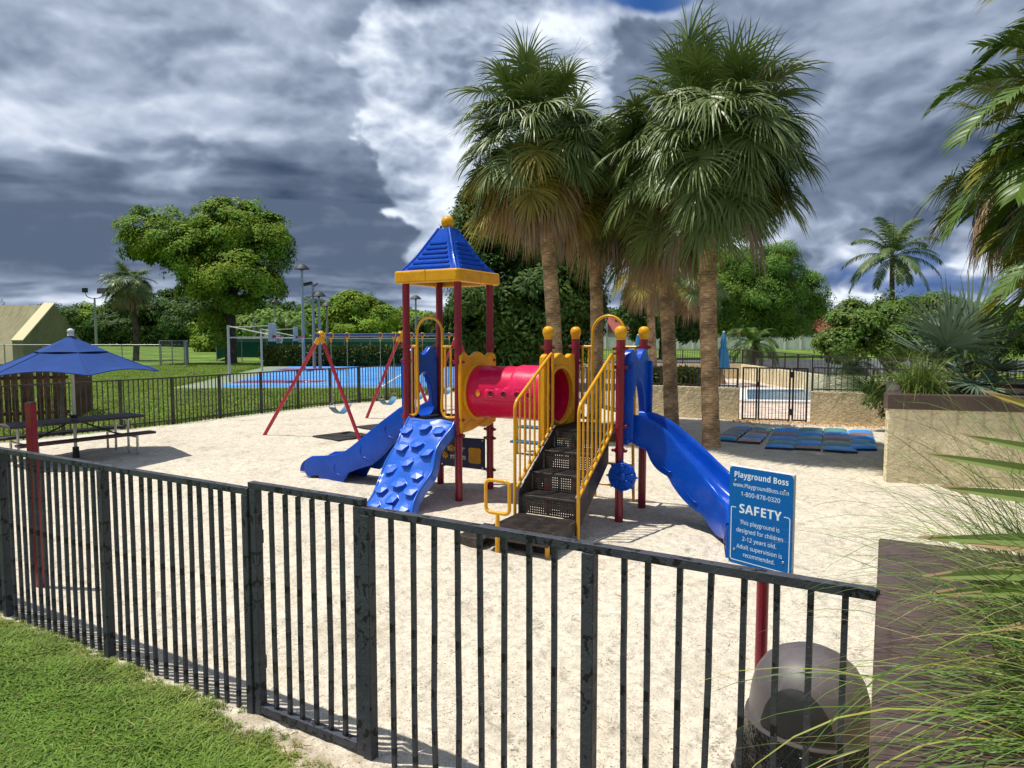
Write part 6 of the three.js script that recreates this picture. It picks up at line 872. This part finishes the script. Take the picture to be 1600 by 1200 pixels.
function crownOf(t, name, lobes, count, set, m, seed, o = {}) {
  const r = rng(seed), total = lobes.reduce((s, q) => s + q[3] * q[4] + q[3] * q[5], 0), mats = [[], []], cols = [[], []], q = new THREE.Quaternion(), upv = V(0, 1, 0);
  for (const [cx, cy, cz, rx, ry, rz] of lobes) {
    const n = Math.round((count * (rx * ry + rx * rz)) / total), sub = []; const ns = o.subs || 22; for (let i = 0; i < ns; i++) { const a = r() * 6.283, e = Math.asin(mix(-0.7, 1, r())), k = 0.55 + 0.95 * r(); sub.push([Math.cos(a) * Math.cos(e) * k, Math.sin(e) * k, Math.sin(a) * Math.cos(e) * k, (0.15 + 0.22 * r()) * (o.blob || 1)]); }
    for (let i = 0; i < n; i++) {
      let x, y, z; const pick = sub[Math.floor(r() * sub.length)], rr = Math.cbrt(0.35 + 0.65 * r()), a = r() * 6.283, e = Math.asin(mix(-0.6, 1, r()));
      if (r() < 0.86) { x = pick[0] * 0.68 + Math.cos(a) * Math.cos(e) * pick[3] * rr; y = pick[1] * 0.74 + Math.sin(e) * pick[3] * 0.7 * rr; z = pick[2] * 0.68 + Math.sin(a) * Math.cos(e) * pick[3] * rr; } else { const k = 0.45 + 0.72 * r(); x = Math.cos(a) * Math.cos(e) * k; y = Math.sin(e) * k; z = Math.sin(a) * Math.cos(e) * k; }
      const p = V(cx + x * rx, Math.max(cy + y * ry, o.floor ?? 0.2), cz + z * rz), out = V(x, y * 0.8 + 0.45, z).normalize(); q.setFromUnitVectors(upv, out).multiply(new THREE.Quaternion().setFromAxisAngle(upv, r() * 6.283));
      const b = i % 2, s = (o.scale ?? 1) * (0.45 + 0.85 * r()); mats[b].push(new THREE.Matrix4().compose(p, q, V(s, s * 0.85, s))); const v = 0.75 + 0.5 * r(), yel = r(); cols[b].push(new THREE.Color().setRGB(v * mix(0.85, 1.35, yel * yel), v, v * mix(1.1, 0.75, yel)));
    }
  }
  mats.forEach((mm, b) => { if (mm.length) instances(name, set[b % set.length], m, mm, cols[b], t).userData.kind = 'stuff'; });
}
function limb(a, b, r0, r1, seed, sag = 0.2) { const r = rng(seed), m = a.clone().lerp(b, 0.5).add(V((r() - 0.5) * sag, (r() - 0.2) * sag, (r() - 0.5) * sag)), c = new THREE.CatmullRomCurve3([a, m, b]), N = 14, S = 10, pos = [], idx = []; for (let i = 0; i <= N; i++) { const t = i / N, p = c.getPoint(t), tg = c.getTangent(t), x = V(0.3, 0.1, 1).cross(tg).normalize(), z = tg.clone().cross(x), rr = mix(r0, r1, t); for (let k = 0; k < S; k++) { const an = (k / S) * 6.283, w = rr * (1 + 0.12 * Math.sin(an * 3 + i)); pos.push(p.x + (x.x * Math.cos(an) + z.x * Math.sin(an)) * w, p.y + (x.y * Math.cos(an) + z.y * Math.sin(an)) * w, p.z + (x.z * Math.cos(an) + z.z * Math.sin(an)) * w); } } for (let i = 0; i < N; i++) for (let k = 0; k < S; k++) { const p = i * S + k, u = i * S + ((k + 1) % S); idx.push(p, p + S, u, u, p + S, u + S); } return geoOf(pos, idx); }
function tree(label, x, d, o) {
  const t = thing(o.name || 'broadleaf_tree', label, o.cat || 'tree', P(x, d), 0, o.group), r = rng(o.seed), tips = o.lobes.map((q) => V(q[0] * 0.85, q[1] - q[4] * 0.25, q[2] * 0.85)), fork = V((o.lean || 0), o.fork, 0);
  const g = [limb(V(0, -0.1, 0), fork, o.tr * 1.15, o.tr * 0.8, o.seed, o.tr)]; tips.forEach((p, i) => { g.push(limb(fork, p, o.tr * 0.55, o.tr * 0.12, o.seed + i, 1)); const q = p.clone().add(V((r() - 0.5) * o.lobes[i][3], o.lobes[i][4] * 0.4, (r() - 0.5) * o.lobes[i][3])); g.push(limb(fork.clone().lerp(p, 0.6), q, o.tr * 0.25, o.tr * 0.06, o.seed + 40 + i, 0.6)); });
  part('trunk', g, M.bark, t); crownOf(t, 'crown', o.lobes, o.n, clusters[o.set], o.mat, o.seed, o); return t;
}
// coordinates of lobes: right, up, toward the camera, then the three radii
tree('large spreading tree with layered yellow green crown on the left lawn', -22.7, 57, { seed: 201, tr: 0.42, fork: 4.6, n: 6300, set: 'med', mat: L.tree, floor: 1.2, subs: 30, scale: 1.05, blob: 0.9, lobes: [[-5.0, 9.6, 0, 3.0, 2.7, 3], [-2.6, 8.8, 0.8, 2.6, 2.6, 2.6], [-6.8, 9.6, 0, 1.8, 1.3, 1.8], [0.6, 11.0, -0.5, 3.3, 2.1, 3.2], [3.4, 9.5, 0, 1.7, 2.2, 2.2], [0.6, 9.4, 0.8, 2.4, 1.7, 2], [-1.3, 6.3, 1.6, 2.0, 1.5, 2], [1.4, 6.9, 2.0, 3.0, 1.9, 2.4], [3.3, 6.2, 0.8, 1.5, 1.7, 2], [0.9, 4.9, 0.6, 1.8, 0.8, 1.6], [-1.4, 3.6, 0, 0.9, 1.3, 1.2], [-0.7, 2.3, 0.4, 0.6, 0.9, 0.8]] });
tree('wide round dark green tree right of the court light poles', -19.0, 88, { seed: 202, tr: 0.6, fork: 2.6, n: 3800, set: 'far', mat: L.tree, scale: 0.62, lobes: [[-0.4, 5.6, 0, 3.2, 1.8, 3], [-2.4, 4.3, 0.4, 2.2, 1.5, 2.4], [2.8, 4.2, 0.3, 2.2, 1.4, 2.4], [0.2, 3.0, 1.4, 3.6, 1.4, 2.4], [-1.6, 6.2, 0, 1.7, 1.0, 1.8]] });
tree('big dark glossy tree behind the roofed tower and red tunnel', 0.55, 33, { seed: 203, tr: 0.4, fork: 2.0, n: 6000, set: 'med', mat: L.treeDark, floor: 0.5, lobes: [[-2.2, 6.4, 0, 1.7, 2.2, 2], [-0.4, 7.1, 0, 2.0, 1.9, 2], [1.5, 6.0, 0.3, 2.0, 1.9, 2], [-1.6, 3.6, 0.8, 2.0, 2.2, 2], [0.6, 3.6, 1.0, 2.4, 2.4, 2], [2.5, 4.0, 0.2, 1.3, 1.7, 1.6], [-2.5, 7.6, 0, 0.9, 0.9, 1], [2.9, 6.1, 0, 0.9, 1.1, 1], [0.4, 1.7, 0.8, 2.6, 1.3, 1.6], [-2.1, 1.8, 0.6, 1.0, 1.2, 1.2]] });
tree('tall airy light green tree behind the pool terrace', 25.6, 74, { seed: 204, tr: 0.35, fork: 3.2, n: 4000, set: 'fine', mat: L.treeLight, scale: 1.3, subs: 30, floor: 1.95, lobes: [[-2.6, 9.5, 0, 3.0, 2.6, 2.8], [1.6, 9.0, 0, 3.2, 2.6, 2.8], [4.4, 6.6, 0, 2.6, 2.6, 2.6], [-3.6, 6.4, 0.6, 2.6, 2.4, 2.6], [0.4, 6.0, 1.2, 3.4, 2.4, 2.6], [2.6, 4.4, 0.6, 3.4, 1.6, 2.4], [-2.4, 4.0, 0.4, 2.6, 1.6, 2.2], [6.2, 5.0, 0, 1.5, 1.5, 1.5], [-1.0, 3.2, 1, 3.2, 1.1, 2], [3.2, 3.2, 0.6, 2.6, 1.1, 2], [-4.4, 3.4, 0.4, 1.8, 1.2, 1.6]] });
tree('dark green tree behind the palm trunks, left of the airy one', 14.6, 68, { seed: 205, tr: 0.35, fork: 2.2, n: 3900, set: 'big', mat: L.treeDark, floor: 1.9, lobes: [[-1.2, 6.0, 0, 2.6, 2.2, 2.4], [1.8, 6.4, 0, 2.4, 2.3, 2.4], [0.2, 4.0, 0.8, 3.2, 1.9, 2.4], [3.4, 4.4, 0, 1.8, 1.8, 2], [-2.9, 4.4, 0, 1.4, 1.4, 1.6], [0.4, 3.0, 0.6, 3.6, 1.1, 2]] });
tree('round glossy bush tree at the right with several short trunks', 18.2, 34, { seed: 206, tr: 0.2, fork: 0.7, n: 8500, set: 'small', mat: L.bush, scale: 1.7, floor: 0.6, lobes: [[-1.5, 2.6, 0, 1.5, 1.2, 1.5], [0.4, 3.1, 0, 1.7, 1.3, 1.6], [2.2, 2.9, 0.2, 1.6, 1.2, 1.6], [-2.5, 1.9, 0.4, 1.1, 0.8, 1.2], [0.6, 2.0, 1.0, 2.2, 0.9, 1.2], [3.4, 2.2, 0.2, 1.2, 1.0, 1.3]] });
tree('second rounded bush right behind the glossy one, below the coconut palm', 23.8, 37, { seed: 207, tr: 0.2, fork: 0.8, n: 4500, set: 'small', mat: L.bush, scale: 1.8, floor: 0.5, lobes: [[-1.0, 2.4, 0, 1.6, 1.2, 1.5], [1.4, 2.6, 0, 1.7, 1.3, 1.6], [0.2, 1.6, 0.8, 2.2, 0.9, 1.3]] });
tree('scrubby bush with bare stems at the corner of the far planter', 9.6, 17.6, { name: 'scrubby_bush', cat: 'bush', seed: 208, tr: 0.04, fork: 0.25, n: 420, set: 'small', mat: L.hedge, scale: 0.62, floor: 0.15, lobes: [[-0.35, 1.05, 0, 0.35, 0.35, 0.35], [0.15, 1.25, 0, 0.4, 0.4, 0.35], [0.4, 0.8, 0.1, 0.4, 0.4, 0.35], [-0.1, 0.6, 0.2, 0.35, 0.35, 0.3], [-0.6, 0.8, 0, 0.25, 0.25, 0.25]] });
// hedges
function hedge(label, a, b, h, w, n, seed, set = 'small', sc = 1.4, m = L.hedge) { const t = thing('hedge', label, 'hedge', V(0, 0, 0)), r = rng(seed), mats = [], cols = [], l = Math.hypot(b[0] - a[0], b[1] - a[1]), nx = (b[1] - a[1]) / l, nd = -(b[0] - a[0]) / l, q = new THREE.Quaternion(); for (let i = 0; i < n; i++) { const f = r(), face = r(); let o = (r() - 0.5) * w, y = r() * h; if (face < 0.45) o = (r() < 0.5 ? 1 : -1) * w * (0.46 + 0.06 * r()); else if (face < 0.85) y = h * (0.93 + 0.09 * r()); q.setFromEuler(new THREE.Euler(r() * 6, r() * 6, r() * 6)); const s = sc * (0.7 + 0.5 * r()), v = 0.7 + 0.6 * r(); mats.push(new THREE.Matrix4().compose(P(mix(a[0], b[0], f) + nx * o, mix(a[1], b[1], f) + nd * o, Math.max(0.1, y)), q, V(s, s, s))); cols.push(new THREE.Color().setRGB(v * 1.05, v, v)); } instances('foliage', clusters[set][0], m, mats, cols, t).userData.kind = 'stuff'; const st = []; for (let i = 0; i < l * 1.2; i++) { const f = (i + 0.5) / (l * 1.2), p = P(mix(a[0], b[0], f), mix(a[1], b[1], f), 0); st.push(rod(p, p.clone().add(V((r() - 0.5) * 0.3, h * 0.8, (r() - 0.5) * 0.3)), 0.03, 0.012, 5)); } part('stems', st, M.woodDark, t); return t; }
hedge('long clipped dark hedge along the back of the blue court', [-18.6, 53.5], [4, 52.6], 1.12, 1.2, 5200, 301, 'small', 2.3);
hedge('clipped dark hedge on the terrace behind the low tan wall, left of the pool', [3.9, 24.2], [6.75, 24.0], 1.08, 0.9, 1500, 302, 'small', 1.3);
// the tree line round the lawn
const line = [
  [-120, 150, 14, 10.5, 1], [-106, 160, 15, 8, 1], [-93, 150, 13, 7.5, 1], [-82, 148, 13, 8.6, 0], [-74, 140, 12, 9.6, 1], [-64, 138, 12, 11, 1], [-56, 132, 12, 10.5, 1], [-49, 142, 13, 8, 0], [-43, 130, 11, 8.6, 1], [-36.5, 128, 10, 8.0, 1], [-31, 126, 10, 6.4, 1], [-95, 190, 22, 13.5, 1],
  [-27, 104, 8.5, 5.6, 0], [-21.5, 112, 9, 6.6, 2], [-38, 96, 7, 4.2, 0], [-31.5, 92, 7, 5.0, 2], [-14, 104, 9, 5.4, 0], [-8, 98, 9, 5.6, 1], [-3, 90, 7, 5.4, 0], [2, 100, 8, 4.8, 1],
  [9.0, 128, 9, 6.6, 0], [19, 134, 8, 6.6, 1], [28, 136, 11, 8.0, 0], [38, 134, 10, 8.6, 1], [46, 132, 9, 7.0, 0], [53, 128, 7, 5.2, 1], [58, 112, 6, 5.4, 0], [66, 112, 8, 6.4, 1], [76, 116, 9, 7.4, 0], [86, 112, 9, 8, 1],
];
const words = ['mid green', 'dark green', 'yellowish green'];
const where = ['far left edge of the tree line, behind the gabled building', 'tree line just behind the gabled building', 'tree line between the gable and the floodlight', 'tree line left of the floodlight pole', 'tree line behind the floodlight pole', 'tallest of the dark crowns behind the slim palm', 'tree line right behind the slim palm trunk', 'tree line right of the slim palm', 'tree line above the open lawn', 'low end of the tree line left of the big spreading tree', 'tree line just left of the spreading tree trunk', 'highest crown peeping over the gabled roof', 'trees behind the first basketball hoop', 'trees behind the second basketball hoop', 'low tree behind the spreading tree trunk', 'tree behind the small palm at the hoops', 'tree right of the round tree, behind the tower', 'tree behind the tower posts', 'tree just left of the big dark tree', 'tree behind the big dark tree', 'tree behind the tall white house', 'tree between the palm trunks behind the red roof', 'tree behind the airy light tree, left side', 'tree behind the airy light tree, right side', 'tree right of the airy light tree', 'small tree beside the rightmost red roof', 'tree in front of the far right house', 'tree behind the round bushes', 'tree behind the coconut palm', 'tree at the far right behind the silver palm'];
line.forEach(([x, d, rr, h, k], i) => {
  const lobes = [], r = rng(400 + i); for (let q = 0; q < 7; q++) { const f = q / 6, a = r() * 6.283; lobes.push([Math.cos(a) * rr * 0.42 * (q ? 1 : 0), mix(h * 0.80, h * 0.34, f) + (r() - 0.5) * h * 0.1, Math.sin(a) * rr * 0.35 * (q ? 1 : 0), rr * mix(0.34, 0.46, r()), h * mix(0.2, 0.3, r()), rr * mix(0.3, 0.42, r())]); }
  tree(`${words[k]} ${where[i]}`, x, d, { name: 'distant_tree', seed: 400 + i, tr: 0.35, fork: h * 0.3, n: 1300, set: 'far', mat: [L.tree, L.treeDark, L.treeLight][k], scale: 0.95, floor: 0.4, lobes });
});
tag(solo('distant_understorey', (() => { const r = rng(77), pos = [], idx = []; for (let i = 0; i < 16000; i++) { const f = r(), x = mix(-170, -24, f), d = mix(168, 118, f) + (r() - 0.5) * 6, h = 3.4 * Math.pow(r(), 0.8), a = r() * 6.283, s = V(Math.cos(a), 0.4 * (r() - 0.5), Math.sin(a)); const p = P(x, d, h); ribbon(pos, idx, [p, p.clone().add(V((r() - 0.5) * 0.6, 0.35, (r() - 0.5) * 0.6)), p.clone().add(V((r() - 0.5), 0.5, (r() - 0.5)))], [0.1, 0.35, 0.03], [s, s, s]); } return geoOf(pos, idx); })(), L.treeDark, 'dark undergrowth along the foot of the far left tree line', 'undergrowth'), null, null, null, 'stuff');
// ---------------------------------------------------------------- grass and litter
{
  const tuft = (seed, n, h, w, spread) => { const r = rng(seed), pos = [], idx = []; for (let i = 0; i < n; i++) { const a = r() * 6.283, p = V((r() - 0.5) * spread, 0, (r() - 0.5) * spread), lean = 0.5 + r() * 1.0, H = h * (0.55 + 0.7 * r()), dx = Math.cos(a) * lean * H, dz = Math.sin(a) * lean * H, s = V(-Math.sin(a), 0, Math.cos(a)), W0 = w * (0.7 + 0.6 * r()); ribbon(pos, idx, [p, p.clone().add(V(dx * 0.4, H * 0.62, dz * 0.4)), p.clone().add(V(dx, H * 0.85, dz))], [W0 * 0.7, W0, W0 * 0.1], [s, s, s]); } return geoOf(pos, idx); };
  const r = rng(8), near = tuft(1, 18, 0.052, 0.0052, 0.085), mats = [], cols = [], q = new THREE.Quaternion(), up = V(0, 1, 0);
  for (let i = 0; i < 85000; i++) {
    const s = mix(-3.6, 5.2, r()), o = 0.02 - Math.pow(r(), 0.8) * 3.3, [x, d] = fencePt(s, o); if (d < 1.5 || Math.abs(x) > d * 0.95 + 0.6) continue;
    const e = -o + 0.02 - 0.24 * smooth(1.8, 4.3, s) + 0.20 * fbm(x * 3, d * 3, 9, 4) + 0.06 * fbm(x * 14, d * 14, 2, 3); if (e < -0.06 || r() > smooth(-0.08, 0.22, e) + 0.05) continue; 
    q.setFromAxisAngle(up, r() * 6.283); const k = (0.7 + 0.6 * r()) * mix(0.55, 1, smooth(0, 0.5, e)); mats.push(new THREE.Matrix4().compose(P(x, d, inside(sandEdge, x, d) ? sandH(x, d) - 0.006 : 0), q, V(k, k, k))); const v = 0.6 + 0.7 * r() + 0.5 * fbm(x * 3, d * 3, 3, 3), dry = clamp((r() < 0.05 ? 0.7 : 0) + 0.6 * (1 - smooth(0, 0.5, e)) * r()); cols.push(new THREE.Color().setRGB(v * mix(1, 2.2, dry), v * mix(1, 1.15, dry), v * mix(1, 2.6, dry)));
  }
  tag(instances('grass', near, L.grass, mats, cols, scene), 'thick green lawn grass on the camera side of the front fence', 'grass', null, 'stuff');
  // taller lawn texture beyond the far fence
  const far = tuft(2, 10, 0.10, 0.009, 0.22), fm = [], fc = []; const lawn = [[-17, 13], [-12, 16.3], [-9.4, 19.4], [-7.2, 23.2], [-4.8, 26.3], [-1.6, 32], [-0.2, 35.6], [2.5, 40], [3, 31.5], [-15.4, 30.8], [-19, 56], [-26, 56], [-34, 36]];
  for (let i = 0; i < 150000; i++) { const d = 13 + 43 * Math.pow(r(), 1.5), x = mix(-34, 3, r()); if (!inside(lawn, x, d) || (x > -15.4 && d > 31 && x < 3 && d < 56 && x > -15.4 - (d - 31) * 0.14)) continue; q.setFromAxisAngle(up, r() * 6.283); const k = 0.7 + 0.7 * r(), v = 0.8 + 0.4 * r() + 0.5 * fbm(x * 0.6, d * 0.6, 5, 4); fm.push(new THREE.Matrix4().compose(P(x, d, 0), q, V(k, k * (0.7 + 0.3 * r()), k))); fc.push(new THREE.Color().setRGB(v * mix(0.9, 1.4, r()), v, v)); }
  tag(instances('grass', far, L.grass, fm, fc, scene), 'sunlit grass of the lawn between the far fence and the blue court', 'grass', null, 'stuff').name = numbered('grass');
  // leaf and twig litter on the sand
  const bit = (n, seed, flat) => { const rr = rng(seed), pos = [], idx = []; if (flat) { const s = V(0, 0, 1); ribbon(pos, idx, [V(-0.5, 0, 0), V(-0.15, 0.14, 0), V(0.2, 0.05, 0), V(0.5, 0.18, 0)], [0.03, 0.2, 0.17, 0.01], [s, s, s, s]); } else { const s = V(0, 0, 1); ribbon(pos, idx, [V(-0.5, 0, 0), V(-0.1, 0.03, 0.06), V(0.5, 0.02, -0.04)], [0.02, 0.025, 0.01], [s, s, s]); ribbon(pos, idx, [V(-0.5, -0.02, 0), V(-0.1, 0.02, 0.06), V(0.5, 0, -0.04)], [0.02, 0.025, 0.01], [V(0, 1, 0), V(0, 1, 0), V(0, 1, 0)]); } return geoOf(pos, idx); };
  const lm = [[], []], lc = [[], []]; for (let i = 0; i < 30000; i++) { const rr = 2.6 + 24 * Math.pow(r(), 1.7), a = mix(-0.95, 0.75, r()), x = rr * Math.sin(a), d = rr * Math.cos(a); if (!inside(sandEdge, x, d)) continue; if (r() > 0.35 + 0.8 * smooth(-0.05, 0.25, fbm(x * 0.8, d * 0.8, 3, 4)) + (edgeDist(sandEdge, x, d) < 0.5 ? 0.5 : 0)) continue; const b = r() < 0.45 ? 0 : 1, k = b ? 0.012 + 0.08 * r() * r() * r() : 0.006 + 0.024 * r() * r() * r(); q.setFromAxisAngle(up, r() * 6.283); lm[b].push(new THREE.Matrix4().compose(P(x, d, sandH(x, d) + 0.002), q, V(k, k, k))); const c = r(), v = 0.35 + 0.9 * r(); lc[b].push(c < 0.12 ? new THREE.Color().setRGB(0.25 * v, 0.5 * v, 0.12 * v) : c < 0.3 ? new THREE.Color().setRGB(1.1 * v, 0.6 * v, 0.3 * v) : new THREE.Color().setRGB(0.42 * v, 0.36 * v, 0.32 * v)); }
  tag(instances('leaf_litter', bit(1, 1, true), L.straw, lm[0], lc[0], scene), 'small dry leaves scattered over the pale sand', 'leaf litter', null, 'stuff'); tag(instances('twig_litter', bit(1, 2, false), L.straw, lm[1], lc[1], scene), 'tiny twigs scattered over the pale sand', 'twig litter', null, 'stuff');
  for (let i = 0; i < 3000; i++) { const s = mix(-3, 5, r()), o = -0.35 * r() * r() + 0.05 - 0.2 * smooth(2, 4.4, s) * r(), [x, d] = fencePt(s, o); q.setFromAxisAngle(up, r() * 6.283); const b = r() < 0.5 ? 0 : 1, k = 0.02 + 0.05 * r(), v = 0.5 + 0.7 * r(); lm[b].push(new THREE.Matrix4().compose(P(x, d, sandH(x, d) + 0.012 * r()), q, V(k, k, k))); lc[b].push(new THREE.Color().setRGB(0.9 * v, 0.75 * v, 0.5 * v)); }
  // drift of brown leaves at the foot of the wall by the pool gate
  const dm = []; const dc = []; for (let i = 0; i < 1500; i++) { const f = r(), o = r() * r() * 1.2, x = mix(6.3, 10.1, f) - o * 0.5, d = mix(19.8, 18.35, f) - o * 0.8; const k = 0.03 + 0.05 * r(); q.setFromEuler(new THREE.Euler((r() - 0.5), r() * 6, (r() - 0.5))); dm.push(new THREE.Matrix4().compose(P(x, d, 0.045 + r() * 0.03), q, V(k, k, k))); const v = 0.5 + r() * 0.8; dc.push(new THREE.Color().setRGB(1.1 * v, 0.8 * v, 0.55 * v)); }
  tag(instances('leaf_drift', bit(1, 3, true), L.straw, dm, dc, scene), 'drift of brown leaves at the foot of the tan wall by the gate', 'fallen leaves', null, 'stuff');
}
scene.traverse((o) => { if (o.isMesh) { o.castShadow = true; o.receiveShadow = true; } });
renderer.render(scene, camera);
